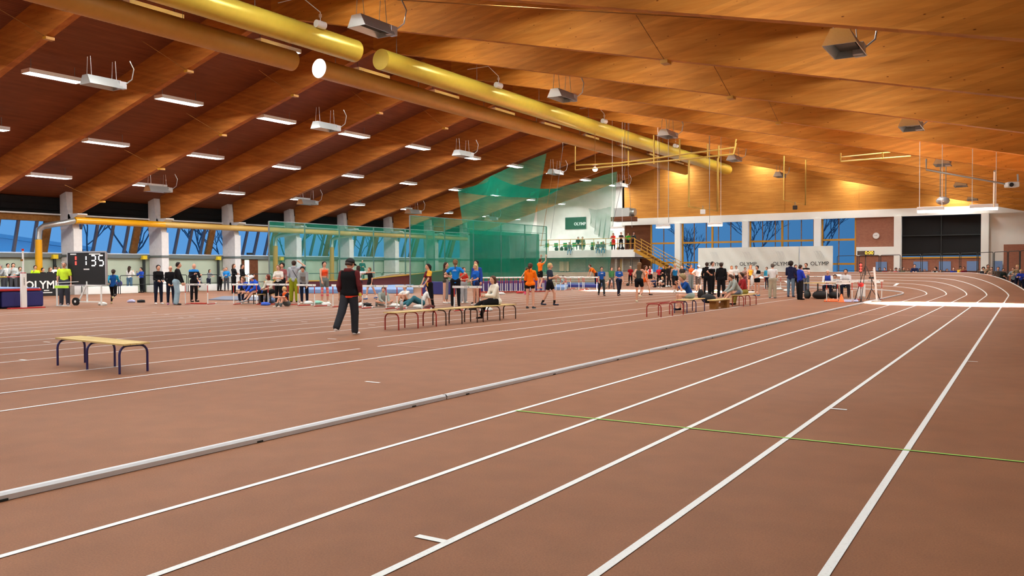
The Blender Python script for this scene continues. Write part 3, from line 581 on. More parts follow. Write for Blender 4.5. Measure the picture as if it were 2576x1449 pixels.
# ---- hurdles
def make_hurdle(W=1.0):
    t = thing('hurdle', '', 'hurdle'); cbd = MB().box((0, 0, .84), (W+.14, .025, .075)).build('crossbar_board', 'white', t, bevel=.004)
    for s in (-1, 1):
        b_ = MB(); b_.tube([(s*W/2, .0, .45), (s*W/2, 0, .80)], .017, 8); b_.build('upper_post', 'hurdle_red', t)
        b_ = MB(); b_.tube([(s*W/2, .0, .03), (s*W/2, 0, .5)], .021, 8); b_.build('lower_post', 'white_metal', t)
        b_ = MB(); b_.tube([(s*W/2, -.02, .022), (s*W/2, .62, .022)], .02, 8); b_.mt(1).tube([(s*W/2, .62, .022), (s*W/2, .75, .022)], .03, 8); b_.build('foot', ['hurdle_red', 'white_metal'], t)
    MB().tube([(-W/2, .7, .03), (W/2, .7, .03)], .012, 6).build('cross_tube', 'grey_metal', t)
    m_ = MB()
    for x in (-.08, -.04, .0, .05, .08): m_.box((x, -.0135, .84), (.03, .002, .022))
    m_.box((.4*W, -.0135, .84), (.03, .002, .03)); m_.build('marking', 'steel_dark', cbd)
    return t
HL = [((468, 766), (515, 766), 'hurdle that the man in light jeans leans on'), ((589.7, 766.6), (647, 766.6), 'hurdle in front of the seated pair in bright blue jackets'), ((676, 767), (733, 768), 'hurdle in front of the girl with folded arms and white shirt'),
      ((751, 770), (805, 772), 'hurdle the girl in the grey hoodie leans over'), ((839, 773), (895, 775), 'hurdle half hidden behind the man in the black cap'), ((913, 777), (976, 778), 'hurdle just right of the man in the black cap'),
      ((1000.6, 779), (1064, 780), 'hurdle beside the girl in the maroon and yellow shirt'), ((1144.6, 783.5), (1214.5, 785), 'hurdle in front of the ponytailed woman in the blue shirt'),
      ((1425, 730), (1463, 731), 'hurdle standing left of the two girls in blue shirts, front left one'), ((1436, 727), (1473, 728), 'hurdle standing left of the two girls in blue shirts, back left one'), ((1470, 729), (1506, 730), 'hurdle touching the arm of the left girl in blue shirt'),
      ((2081, 759), (2147, 760), 'hurdle standing in front of the officials table'), ((2108, 755), (2131, 755), 'narrow hurdle right behind the officials table hurdle'), ((2160, 754), (2219, 754), 'hurdle standing behind the leaning white post'),
      ((1925, 728), (1956, 728), 'hurdle behind the man in the white polo, left of him'), ((2032, 728), (2064, 728), 'hurdle behind the man in the royal blue jacket')]
H0 = None
def put_hurdle(a, c, lb, grp='hurdles standing on the infield'):
    global H0
    a, c = Vector(a), Vector(c); ang = math.atan2((c-a).y, (c-a).x); 
    if H0 is None: H0 = make_hurdle(); H0.location = (a+c)/2; H0.rotation_euler = (0, 0, ang); H0['label'] = lb; H0['group'] = grp; return H0
    return dup(H0, (a+c)/2, ang, lb, grp)
for a, c, lb in HL:
    pa = fl(*a); d = fl(*c)-pa; ang = max(-.1, min(.42, math.atan2(d.y, d.x))); c2 = pa+Vector((math.cos(ang), math.sin(ang), 0))*.95
    put_hurdle(pa, c2, lb)
# nested stack of hurdles on a trolley
a0, a1 = fl(1222, 738), fl(1384, 735)
for i in range(15):
    p = a0+(a1-a0)*i/14; o = dup(H0, (p.x+.45, p.y, .08), math.radians(-4)+.6, '%s hurdle of the nested stack before the dark blue mat, counted from the left' % ORD[i].capitalize(), 'hurdles nested on the trolley')
t = thing('hurdle_trolley', 'long low red trolley carrying the nested hurdles', 'trolley', a0); dd = a1-a0; nrm = Vector((-dd.y, dd.x, 0)).normalized()
each(MB().bar(Vector((0, 0, .06)), dd+Vector((0, 0, .06)), .05).bar(nrm*.9+Vector((0, 0, .06)), nrm*.9+dd+Vector((0, 0, .06)), .05), 'rail', 'hurdle_red', t)
# ---- mats
def slab(name, lb, cat, px, z0, z1, mt, group=None, pad=0):
    ps = [fl(*q, z0) for q in px]; c = sum(ps, Vector())/len(ps); b_ = MB(); b_.prism([(q.x-c.x, q.y-c.y) for q in ps], 2, 0, z1-z0) if False else None
    n = len(ps); vs = [(q.x-c.x, q.y-c.y, 0) for q in ps]+[(q.x-c.x, q.y-c.y, z1-z0) for q in ps]; b_.add(vs, [tuple(range(n))[::-1], tuple(range(n, 2*n))]+[(i, (i+1) % n, n+(i+1) % n, n+i) for i in range(n)])
    o = b_.build(name, mt, loc=c, bevel=.03); return tag(o, lb, cat, group)
def slabw(name, lb, cat, a, b, mt, group=None):
    c = (Vector(a)+Vector(b))/2; c.z = a[2]; o = MB().lohi(Vector(a)-c, Vector(b)-c).build(name, mt, loc=c, bevel=.03); return tag(o, lb, cat, group)
# high jump landing mat, three blue blocks and a red-edged top cover
t = thing('high_jump_mat', 'thick dark blue high jump mat with a red-edged top at the left edge', 'mat', (-34.2, 16.9, 0))
for k, (ya, yb) in enumerate(((-6, -2.9), (-2.85, -.1), (-.05, 1.55))): MB().lohi((-2.4, ya, .04), (.9, yb, .66)).build('foam_block', 'navy', t, bevel=.06)
MB().lohi((-2.4, -6, .67), (.92, 1.45, .75)).build('top_edge', 'red', t, bevel=.02); MB().lohi((-2.35, -5.95, .75), (.87, 1.4, .79)).build('top_cover', 'mat_lightblue', t, bevel=.02)
MB().box((.915, -3.6, .3), (.01, .5, .05)).build('marking', 'white', t)
# upright
t = thing('high_jump_upright', 'tall white high jump upright with a red cap and red foot', 'stand', fl(60, 776), PI/2); bc_ = MB().box((0, 0, .68), (.2, .12, 1.34)).build('base_column', 'white', t, bevel=.01)
MB().tube([(.0, 0, 1.3), (0, 0, 2.22)], .032, 10).build('mast', 'white', t); MB().tube([(0, 0, 2.22), (0, 0, 2.3)], .045, 10).build('cap', 'red', t); MB().box((0, 0, 1.37), (.17, .1, .025)).build('collar', 'red', t)
MB().box((.1, 0, .02), (1.3, .3, .04)).build('foot', 'red', t); MB().box((-.07, -.04, 1.86), (.07, .05, .08)).build('measuring_slider', 'frame_wood', t)
for k in range(7): MB().box((.0, -.0615, 1.18-.045*k), (.035, .003, .022+.006*(k % 2))).build('marking', 'steel_dark', bc_)
t = thing('high_jump_bar', 'yellow and red striped crossbar held by the upright', 'bar', fl(56, 776)+Vector((0, 0, 1.22))); b_ = MB(); b_.tube([(0, -4.0, 0), (0, -.55, 0)], .016, 8); b_.mt(1).tube([(0, -.55, 0), (0, 0, 0)], .016, 8); b_.build('rod', ['yellow', 'red'], t)
# ---- scoreboard on its trolley
p = fl(222, 768); t = thing('scoreboard', 'black digital board showing a red 1 and white 135 on a white trolley', 'scoreboard', (p.x, p.y, 0), math.radians(16))
pan = MB().box((-.02, 0, 1.53), (1.9, .08, 1.32)).build('panel', 'black', t); f_ = MB()
for a, c in (((-.98, 0, .86), (.94, 0, .86)), ((-.98, 0, 2.2), (.94, 0, 2.2)), ((-.98, 0, .86), (-.98, 0, 2.2)), ((.94, 0, .86), (.94, 0, 2.2))): f_.bar(a, c, .04, .1)
f_.build('frame', 'aluminium', t)
def seg(b, cx, cz, w, h, on, th=.05):
    S = {'a': (0, h, 1), 'g': (0, 0, 1), 'd': (0, -h, 1), 'f': (-w, h/2, 0), 'b': (w, h/2, 0), 'e': (-w, -h/2, 0), 'c': (w, -h/2, 0)}
    for ch in on: x, z, hz = S[ch]; b.box((cx+x, -.046, cz+z), ((2*w-.05, .006, th) if hz else (th, .006, h-.06)))
m_ = MB(); seg(m_, -.55, 1.86, 0, .21, 'bc', .07); m_.build('digit_one_red', 'led_red', pan)
for nm, cx, on in (('digit_one', -.03, 'bc'), ('digit_three', .33, 'abgcd'), ('digit_five', .72, 'afgcd')): m_ = MB(); seg(m_, cx, 1.86, .11 if on != 'bc' else 0, .21, on); m_.build(nm, 'led_white', pan)
for x, z, wd in ((-.68, 2.13, .3), (.4, 2.13, .56), (-.02, 1.5, .28)): MB().box((x, -.043, z), (wd, .006, .05)).build('caption_strip', 'white', pan)
f_ = MB()
for a, c in (((0, -.05, .3), (0, -.05, 1.0)), ((0, -.05, .1), (0, -.05, .35)), ((-.45, -.05, .12), (-.02, -.05, .85)), ((-.45, -.1, .15), (.75, -.1, .15)), ((.75, -.1, 0), (.75, -.1, .8)), ((0, -.05, .86), (0, .0, .9)), ((0, -.1, .84), (.8, -.1, .8))): f_.bar(a, c, .05)
f_.build('trolley_frame', 'white_metal', t); wh_ = MB().tube([(-.5, -.17, .16), (-.5, -.1, .16)], .17, 18).build('wheel', 'rubber_black', t); MB().tube([(-.5, -.175, .16), (-.5, -.165, .16)], .05, 12).build('hub', 'white', wh_)
p = fl(170, 770); t = thing('light_frame_stand', 'thin green and white frame stand with green strip in front of the judge', 'stand', (p.x, p.y, 0), .2); f_ = MB()
for a, c in (((-.55, 0, 0), (-.55, 0, .95)), ((-.25, -.3, 0), (-.25, -.3, .85)), ((-.6, 0, .95), (.6, 0, 1.0)), ((-.3, -.3, .85), (.7, -.3, .87)), ((-.6, 0, .02), (.1, 0, .02)), ((-.3, -.3, .02), (.5, -.3, .02)), ((-.55, 0, .02), (-.25, -.3, .02))): f_.bar(a, c, .025)
f_.build('frame', 'white_metal', t); MB().box((.05, -.31, .79), (.75, .01, .1)).build('strip', 'lime', t)
# ---- black OLYMP board and stand railing along the left wall
def wboard(name, lb, pa, pb, z0, z1, mt, txt=None, size=.3, tm='white', th=.04, tz=None, tx=0):
    pa, pb = Vector(pa), Vector(pb); d = pb-pa; L_ = d.length; a = math.atan2(d.y, d.x); t = thing(name, lb, 'board', (pa.x, pa.y, z0), a); pn_ = MB().lohi((0, -th/2, 0), (L_, th/2, z1-z0)).build('panel', mt, t, bevel=.005)
    if txt: text(txt, size, tm, pn_, Matrix.Translation((L_/2+tx, -th/2-.008, tz if tz else (z1-z0)/2)) @ Matrix.Rotation(PI/2, 4, 'X'), bold=.012)
    return t, L_
t, L_ = wboard('advertising_board', 'black advertising board with white lettering before the left spectators', (-47.3, 24.3, 0), (-47.3, 27.5, 0), 0, 1.3, 'black', 'OLYMP', .62, tz=.62, tx=.25)
for x, z, w_ in ((2.05, .32, .3), (2.1, .2, .55)): MB().box((x, -.026, z), (w_, .004, .05)).build('small_print', 'white', t)
def hoop(b, a, c, h, r=.025):
    U(b, a, c, h, r, .1); a, c = Vector(a), Vector(c); b.tube([a+Vector((0, 0, h*.5)), c+Vector((0, 0, h*.5))], r*.8, 6)
y = 28.2; i = 0
RL = []
while y < 71:
    b_ = MB(); hoop(b_, (0, 0, 0), (0, 2.3, 0), 1.12); o = b_.build('railing', 'steel_dark', loc=(-46.9, y, 0)) if not RL else None
    if o is None: o = RL[0].copy(); COL.objects.link(o); o.location = (-46.9, y, 0)
    RL.append(o); tag(o, 'dark tube railing hoop before the left wall, %s from the scoreboard' % (ORD[i] if i < 15 else 'number %d' % (i+1)), 'railing', 'railing hoops along the left wall'); y += 2.42; i += 1
for i, (ya, yb) in enumerate(((29.0, 32.3), (33.5, 36.6), (37.5, 40.2))): slabw('low_bench_box', 'white boxy bench behind the left railing, %s from the scoreboard' % ORD[i], 'bench', (-48.5, ya, 0), (-47.6, yb, .45), 'white', 'white boxy benches behind the left railing')
# left wall doorway, lit room beyond
d_ = thing('door_1', None, None); struct(d_); pa, pb = at(618, 687, 0, -49.72), at(640, 687, 0, -49.72)
MB().lohi((-49.74, pa.y-.35, 0), (-49.7, pa.y-.1, 2.2)).build('frame', 'dark_wood', d_); MB().lohi((-49.74, pa.y-.1, 0), (-49.7, pb.y-.5, 2.15)).build('lit_opening', 'lit_room', d_) if 'lit_room' in MATS or mat('lit_room', (225, 235, 225), emit=.7) else None
MB().lohi((-49.74, pb.y-.5, 0), (-49.66, pb.y+.3, 2.2)).build('leaf', 'dark_wood', d_)
t = thing('exit_lamp', 'small dark lamp bracket on the wall above the lit doorway', 'lamp', (-49.6, pa.y+.3, 2.62)); MB().box((0, 0, 0), (.12, .5, .16)).build('housing', 'steel_dark', t)
# ---- maroon retaining board with yellow top rail beside the banked track
def rail_board(lb, pts):
    t = thing('retaining_board', lb, 'board', (-41.0, pts[0][0], 0)); b_ = MB(); ya = pts[0][0]
    for (y0, z0), (y1, z1) in zip(pts[:-1], pts[1:]): b_.add([(0, y0-ya, 0), (0, y1-ya, 0), (0, y1-ya, z1), (0, y0-ya, z0), (-.05, y0-ya, 0), (-.05, y1-ya, 0), (-.05, y1-ya, z1), (-.05, y0-ya, z0)], [(0, 1, 2, 3), (7, 6, 5, 4), (3, 2, 6, 7), (0, 3, 7, 4), (1, 5, 6, 2)])
    b_.build('panel', 'maroon', t)
    c = MB()
    for (y0, z0), (y1, z1) in zip(pts[:-1], pts[1:]): c.bar((.0, y0-ya, z0+.03), (.0, y1-ya, z1+.03), .09, .07)
    c.build('top_rail', 'rail_yellow', t); return t
rail_board('maroon board with a yellow top behind the girl in the orange top', [(36.6, .66), (44.9, .62)])
rail_board('maroon board with a yellow top rising to the right behind the black-shirted boy', [(45.0, .62), (51.5, .98), (56, 1.3)])
b_ = MB()   # the raised deck behind the board, carrying lane lines of the far straight
# ---- throwing cage: two runs of green netting on posts
def cage(lb, X, ys, h, h2, low, nm, r=.05, dense=None):
    t = thing('netting_cage', lb, 'net', (X, ys[0], 0)); y0 = ys[0]
    each((lambda b: [b.tube([(0, y-y0, 0), (0, y-y0, h)], r, 8) for y in ys] and b)(MB()), 'post', 'grey_metal', t)
    each(MB().tube([(0, 0, h), (0, ys[-1]-y0, h)], r*.7, 6).tube([(0, 0, h2), (0, ys[-1]-y0, h2)], r*.4, 6), 'rail', 'grey_metal', t)
    b_ = MB(); n = 24; L_ = ys[-1]-y0
    for i in range(n):
        a, c = L_*i/n, L_*(i+1)/n; xa, xc = .05*math.sin(i*1.7)+.06, .05*math.sin((i+1)*1.7)+.06
        b_.add([(xa, a, low), (xc, c, low), (.06, c, h-.02), (.06, a, h-.02)], [(0, 1, 2, 3)])
    b_.build('netting', nm, t)
    if dense:
        b_ = MB(); ya, yb, z0, z1, xo = dense
        for i in range(16):
            a, c = ya+(yb-ya)*i/16-y0, ya+(yb-ya)*(i+1)/16-y0; f = lambda q: xo+.12*math.sin(q*2.1)
            b_.add([(f(a), a, z0), (f(c), c, z0), (f(c), c, z1), (f(a), a, z1)], [(0, 1, 2, 3)])
        b_.build('dense_netting', 'net_dense', t)
    return t
cage('pale green netting run on posts before the left columns', -41.2, [37.2, 40.3, 43.6, 47.2, 50.9, 54.6], 4.52, 4.2, .3, 'net_light')
cage('tall green netting run on six posts in the middle of the hall', -36.9, [46.1, 50.2, 54.0, 58.0, 61.8, 65.6], 5.19, 4.55, .1, 'net_green', dense=(54.5, 65.2, .1, 4.5, -.6))
t = thing('netting_cage', 'rear wall of dense green netting behind the tall netting run', 'net', (-41.5, 54, 0)); b_ = MB()
for i in range(20): a, c = 12.5*i/20, 12.5*(i+1)/20; b_.add([(.1*math.sin(a*3), a, .1), (.1*math.sin(c*3), c, .1), (.1*math.sin(c*3), c, 4.5), (.1*math.sin(a*3), a, 4.5)], [(0, 1, 2, 3)])
b_.build('netting', 'net_green', t); each(MB().tube([(0, 0, 0), (0, 0, 4.5)], .05, 8).tube([(0, 12.5, 0), (0, 12.5, 4.5)], .05, 8).tube([(0, 0, 4.5), (0, 12.5, 4.5)], .04, 6), 'post', 'grey_metal', t)
# curtain nets hanging from the roof
def curtain(name, lb, Y, top, bot, nm, amp=.1, parent=None):
    n = 30; T = [P(u, v, Y) for u, v in top]; B = [P(u, v, Y) for u, v in bot]
    def ip(L_, f):
        x = f*(len(L_)-1); i = min(int(x), len(L_)-2); return L_[i].lerp(L_[i+1], x-i)
    b_ = MB(); vs = []; m_ = 10
    for j in range(m_+1):
        for i in range(n+1): q = ip(T, i/n).lerp(ip(B, i/n), j/m_); vs.append((q.x, q.y+amp*math.sin(i*.9+j*.25)*(.4+j/m_), q.z))
    b_.add(vs, [(j*(n+1)+i, j*(n+1)+i+1, (j+1)*(n+1)+i+1, (j+1)*(n+1)+i) for j in range(m_) for i in range(n)], True)
    return b_.build(name, nm, parent) if parent else tag(b_.build(name, nm), lb, 'net')
t = thing('curtain_net', 'green curtain net draped from the roof with a gathered swag, left one', 'net')
o = curtain('sheet', '', 52, [(1151, 477), (1195, 467), (1237, 441), (1300, 414), (1374, 386)], [(1164, 585), (1210, 590), (1260, 592), (1300, 592), (1338, 592)], 'net_green', parent=t)
o = curtain('swag', '', 52.2, [(1151, 477), (1190, 470), (1224, 459), (1237, 442), (1254, 450), (1290, 465), (1350, 475), (1416, 474.5)], [(1151, 482), (1190, 488), (1224, 492), (1237, 493), (1254, 493), (1290, 496), (1350, 499), (1416, 475.5)], 'net_dense', .2, t)
t['label'] = 'green curtain net draped from the roof with a gathered swag, left one'
t2 = thing('curtain_net', 'thin see-through green curtain net hanging in front of the balcony', 'net')
curtain('sheet', '', 58, [(1352, 480), (1414, 470), (1480, 452), (1552, 431)], [(1345, 722), (1410, 722), (1470, 722), (1533, 722)], 'net_light', parent=t2)
curtain('gathered_fold', '', 58.2, [(1480, 524), (1500, 528), (1520, 524), (1536, 520)], [(1486, 560), (1500, 590), (1515, 600), (1534, 600)], 'net_light', .25, t2)
# ---- balcony with railing, seats, bags
t = thing('balcony', 'white-edged spectator balcony in the far left corner', 'balcony', (-31.1, 72, 0)); MB().lohi((-18.4, 0, 2.45), (0, 4, 3.15)).build('slab', 'white_wall', t)
rb = MB()
for x in np.arange(-18, -.1, 1.25): rb.tube([(x, .06, 3.15), (x, .06, 4.22)], .03, 6)
rb.tube([(-.05, .06, 3.15), (-.05, .06, 4.22)], .03, 6); each(rb, 'railing_post', 'rail_yellow', t)
each(MB().tube([(-18.2, .06, 4.22), (-.05, .06, 4.22)], .035, 6).tube([(-18.2, .06, 3.72), (-.05, .06, 3.72)], .03, 6), 'rail', 'rail_yellow', t)
S0 = None
for i in range(8):
    x = -41.2+1.02*i; lb = 'green stadium seat on the balcony, %s from the left' % ORD[i]
    if S0 is None:
        S0 = thing('stadium_seat', lb, 'seat', (x, 73.2, 3.15), 0, 'green seats on the balcony'); MB().box((0, 0, .42), (.42, .4, .05)).build('seat', 'seat_green', S0, bevel=.01) if mat('seat_green', (20, 140, 60), .5) else 0
        MB().box((0, .2, .62), (.42, .05, .35)).build('backrest', 'seat_green', S0, bevel=.01); MB().box((0, .1, .2), (.06, .06, .4)).build('pedestal', 'grey_metal', S0)
    else: dup(S0, (x, 73.2, 3.15), 0, lb)
def bag(lb, p, r, mt, name='bag', cat='bag', seed=0, strap=True, rz=0):
    t = thing(name, lb, cat, p, rz); MB().blob((0, 0, r[2]*.9), r, n=14, seed=seed, rough=.06).build('body', mt, t)
    if strap: MB().tube([(-r[0]*.6, 0, r[2]*1.5), (-r[0]*.3, 0, r[2]*2.1), (r[0]*.3, 0, r[2]*2.1), (r[0]*.6, 0, r[2]*1.5)], .018, 6).build('strap', mt, t)
    return t
for i, (u, dx) in enumerate(((1400, 0), (1413, 0), (1424, 0), (1436, 0), (1490, 0), (1502, 0), (1556, 0), (1566, 0))):
    q = at(u, 615, 1, 72.8); bag('dark bag on the balcony, %s from the left' % ORD[i], (q.x, 72.8, 3.15), (.2, .15, .2 if i < 6 else .14), 'black', seed=i)
# staircase
t = thing('staircase', 'yellow steel staircase running down from the balcony end', 'staircase', (-31.0, 71.6, 0)); A, B_ = Vector((0, 0, 3.1)), Vector((5.2, 0, .25))
each(MB().bar(A, B_, .06, .28).bar(A+Vector((0, 1.5, 0)), B_+Vector((0, 1.5, 0)), .06, .28), 'stringer', 'frame_yellow', t); st = MB()
for k in range(15): f = (k+.5)/15; q = A.lerp(B_, f); st.box((q.x, .75, q.z), (.28, 1.45, .04))
each(st, 'tread', 'frame_wood', t); hr = MB()
for yy in (0, 1.5):
    for h in (.45, .75, 1.05): hr.tube([A+Vector((0, yy, h)), B_+Vector((0, yy, h))], .03, 6)
each(hr, 'handrail', 'rail_yellow', t); hp_ = MB()
for yy in (0, 1.5):
    for f in (.02, .25, .5, .75, .98): q = A.lerp(B_, f); hp_.tube([(q.x, yy, q.z), (q.x, yy, q.z+1.05)], .03, 6)
each(hp_, 'railing_post', 'rail_yellow', t)
# green OLYMP banner on the corner wall
q0, q1 = at(1422, 577, 1, 75.9), at(1474, 577, 1, 75.9); t, L_ = wboard('wall_banner', 'dark green banner with white lettering on the white corner wall', (q0.x, 75.9, 0), (q1.x, 75.9, 0), q0.z, q0.z+1.2, 'banner_green' if mat('banner_green', (22, 70, 52), .7) else '', 'OLYMP', .42, tx=.5, tz=.5)
# white OLYMP banner boards before the far wall
q = [at(u, 682, 1, 71.6).x for u in (1756, 2009, 2011, 2094)]
for i, (xa, xb, tx) in enumerate(((q[0], q[1], ((1800, 0), (1882, 0), (1966, 0))), (q[2], q[3], ((2062, 0),)))):
    t = thing('white_banner', ['long white banner wall with three grey emblems below the far windows', 'short white banner wall with one grey emblem below the far windows'][i], 'banner', (xa, 71.6, 0)); L_ = xb-xa
    b_ = MB(); n = 60; m_ = 10; vs = []; rnd = random.Random(3+i)
    ph = [rnd.uniform(0, 6) for _ in range(6)]
    for j in range(m_+1):
        for k in range(n+1): x = L_*k/n; z = 1.05+2.12*j/m_; vs.append((x, .03*math.sin(x*2.3+z*2.7+ph[0])*math.sin(z*2+x*.9+ph[1])+.02*math.sin(x*6+z*4+ph[2]), z))
    b_.add(vs, [(j*(n+1)+k, j*(n+1)+k+1, (j+1)*(n+1)+k+1, (j+1)*(n+1)+k) for j in range(m_) for k in range(n)], True); b_.build('fabric', 'banner_white' if mat('banner_white', (228, 234, 226), .75) else '', t)
    MB().lohi((0, .06, 0), (L_, .2, 3.16)).build('backing', 'white_wall', t)
    for u, _ in tx:
        x = at(u, 665, 1, 71.6).x-xa; text('OLYMP', .46, 'steel_dark', t, Matrix.Translation((x, -.06, 1.72)) @ Matrix.Rotation(PI/2, 4, 'X'))
        e = MB()
        for k in range(5): dx = (k-2)*.13; e.tube([(x+dx+.12, -.06, 2.02+abs(k-2)*.03), (x+dx+.04, -.06, 2.3), (x+dx-.1, -.06, 2.62+.1*(k % 2)), (x+dx-.22, -.06, 2.78)], .008, 4)
        e.build('emblem', 'aluminium', t)
# wall clock
t = thing('wall_clock', 'round white wall clock on the brick panel', 'clock', at(2204, 593, 1, 73.95)); MB().tube([(0, .05, 0), (0, -.04, 0)], .26, 24).build('rim', 'aluminium', t); MB().tube([(0, -.04, 0), (0, -.05, 0)], .235, 24).build('dial', 'white', t)
each(MB().bar((0, -.055, 0), (.1, -.055, .06), .02).bar((0, -.055, 0), (-.15, -.055, .03), .015), 'hand', 'black', t)
# railing hoops round the outside of the bend
for i in range(17):
    th = .18+.085*i if i < 11 else 1.72+.085*(i-11); a = Vector((CX+(RO+.25)*math.cos(th), Y0+(RO+.25)*math.sin(th), 0)); c = Vector((CX+(RO+.25)*math.cos(th+.078), Y0+(RO+.25)*math.sin(th+.078), 0)); b_ = MB(); hoop(b_, (0, 0, 0), c-a, 2.3, .022)
    o = b_.build('railing', 'steel_dark', loc=a); tag(o, 'dark tube railing hoop outside the far bend, %s from the right' % (ORD[i] if i < 15 else ['sixteenth', 'seventeenth'][i-15]), 'railing', 'railing hoops outside the far bend')
# blue seats / windows low in the brick wall
for i, (u0, u1) in enumerate(((2203, 2231), (2298, 2334), (2362, 2392), (2432, 2460), (2500, 2522))):
    xa, xb = at(u0, 670, 1, 73.9).x, at(u1, 670, 1, 73.9).x; o = MB().lohi((0, 0, 0), (xb-xa, .08, .75)).build('low_window', 'mat_lightblue', loc=(xa, 73.88 if u0 < 2480 else 73.6, 1.1)); tag(o, 'small blue low window in the far brick wall, %s from the left' % ORD[i], 'window', 'small blue windows low in the far wall')
# ---- timing equipment at the finish
p = fl(2177, 757); t = thing('timing_clock', 'orange digital clock reading 0:00 on a tall black tripod', 'clock', p); q0, q1 = at(2157, 642, 1, p.y), at(2199, 631, 1, p.y)
MB().lohi((q0.x-p.x, -.05, q0.z), (q1.x-p.x, .05, q1.z)).build('panel', 'black', t); W_ = q1.x-q0.x
text('0:00', (q1.z-q0.z)*1.1, 'led_orange', t, Matrix.Translation((q0.x-p.x+W_*.72, -.065, (q0.z+q1.z)/2)) @ Matrix.Rotation(PI/2, 4, 'X'), 'digits', bold=0)
MB().tube([(-.0, 0, 1.1), (0, 0, q0.z)], .022, 8).build('pole', 'black', t); each((lambda b: [b.tube([(0, 0, 1.55), (.62*math.cos(a), .62*math.sin(a), 0)], .016, 6) for a in (.4, 2.5, 4.6)] and b)(MB()), 'leg', 'black', t)
p = fl(2165, 760); t = thing('signal_light_stand', 'slim stand with three red lamps and a flat black foot', 'stand', p); MB().tube([(0, 0, .02), (0, 0, 1.5)], .014, 6).build('pole', 'black', t); MB().box((0, 0, .012), (.55, .22, .024)).build('foot', 'black', t)
l_ = MB()
for k in range(3): l_.blob((0, -.03, 1.55-.12*k), (.05, .05, .05), n=10)
each(l_, 'red_lamp', 'led_red', t); MB().box((0, .02, 1.43), (.1, .05, .42)).build('lamp_housing', 'black', t); MB().blob((.02, 0, .72), (.11, .08, .1), n=10).build('horn', 'red', t)
p = fl(2206, 758); t = thing('leaning_post', 'white square post leaning slightly left beside the finish', 'post', p); MB().bar((0, 0, .02), (-.12, 0, 1.45), .07).build('shaft', 'white', t); MB().box((0, 0, .02), (.32, .3, .04)).build('foot', 'white', t)
p = fl(2192, 755); t = thing('camera_tripod', 'small dark tripod with a black box in front of the white post', 'tripod', p); each((lambda b: [b.tube([(0, 0, .5), (.3*math.cos(a), .3*math.sin(a), 0)], .014, 6) for a in (.3, 2.4, 4.5)] and b)(MB()), 'leg', 'black', t); MB().tube([(0, 0, .45), (0, 0, .95)], .014, 6).build('pole', 'black', t); MB().box((0, 0, .98), (.2, .12, .08)).build('camera', 'black', t)
p = fl(2167, 748); t = thing('sign_board', 'small white standing board beside the officials table', 'board', p); MB().box((0, 0, .33), (.36, .04, .58)).build('panel', 'white', t, bevel=.01); each(MB().box((-.15, .0, .03), (.03, .3, .06)).box((.15, 0, .03), (.03, .3, .06)), 'foot', 'white_metal', t)
# officials table
p = fl(2060, 752); q = fl(2134, 749); d = q-p; a = math.atan2(d.y, d.x); t = thing('officials_table', 'officials table with a wooden top and dark bags under it', 'table', p, a); L_ = d.length
MB().lohi((-.1, 0, .70), (L_+.2, .75, .74)).build('tabletop', 'plank_wood', t); each((lambda b: [b.bar((x, y, 0), (x, y, .7), .04) for x in (0, L_+.1) for y in (.06, .69)] and b)(MB()), 'leg', 'black', t)
for i, (u, v, w_) in enumerate(((2082, 716, .5), (2122, 714, .62))): o = MB().box((0, 0, .01), (w_, .35, .02+.03*i), a+.1).build('papers', 'white', loc=at(u, v, 2, .742)); tag(o, ['spread of white papers on the left of the officials table', 'flat white box on the right of the officials table'][i], 'paper')
for lb, u, v, r, mt in (('large black bag slumped in front of the officials table', 2064, 752, (.36, .24, .2), 'black'), ('black equipment case under the officials table', 2098, 751, (.26, .2, .17), 'black'), ('dark green rucksack beside the large black bag', 2031, 751, (.16, .13, .2), 'steel_dark'),
     ('big black sports bag behind the bench with the boy in blue', 1782, 762, (.32, .22, .2), 'black'), ('black backpack leaning on the big sports bag', 1763, 752, (.16, .14, .24), 'black'), ('small black bag on the floor by the red-shirted girl', 1579, 719, (.14, .12, .1), 'black'),
     ('light blue bag on the track under the hurdles', 684, 763, (.18, .14, .13), 'mat_lightblue'), ('navy and lime rucksack beside the running girl', 262, 712, (.15, .2, .2), 'navy')): bag(lb, fl(u, v) if u > 300 else (-47.9, 31.2, .45), r, mt, seed=u)
o = MB().lathe((0, 0, 0), [(.0, .34), (.02, .34), (.11, .02), (.15, .02), (.15, 0)], 16).build('traffic_cone', 'orange', loc=fl(2117, 760)); tag(o, 'small orange cone in front of the officials table', 'cone')
slab('floor_mat', 'flat orange mat on the track before the officials table', 'mat', [(2072, 759), (2108, 759), (2110, 753), (2078, 753)], 0, .03, 'orange')
slab('floor_mat', 'flat pale lilac mat on the track right of the cone', 'mat', [(2122, 760), (2160, 760), (2158, 755), (2122, 755)], 0, .03, 'lilac' if mat('lilac', (180, 180, 215), .8) else '')
t = thing('starting_block', 'flat grey and red starting block lying behind the left hurdles', 'block', fl(500, 765), .3); MB().box((0, 0, .03), (.7, .12, .05)).build('rail', 'hurdle_red', t)
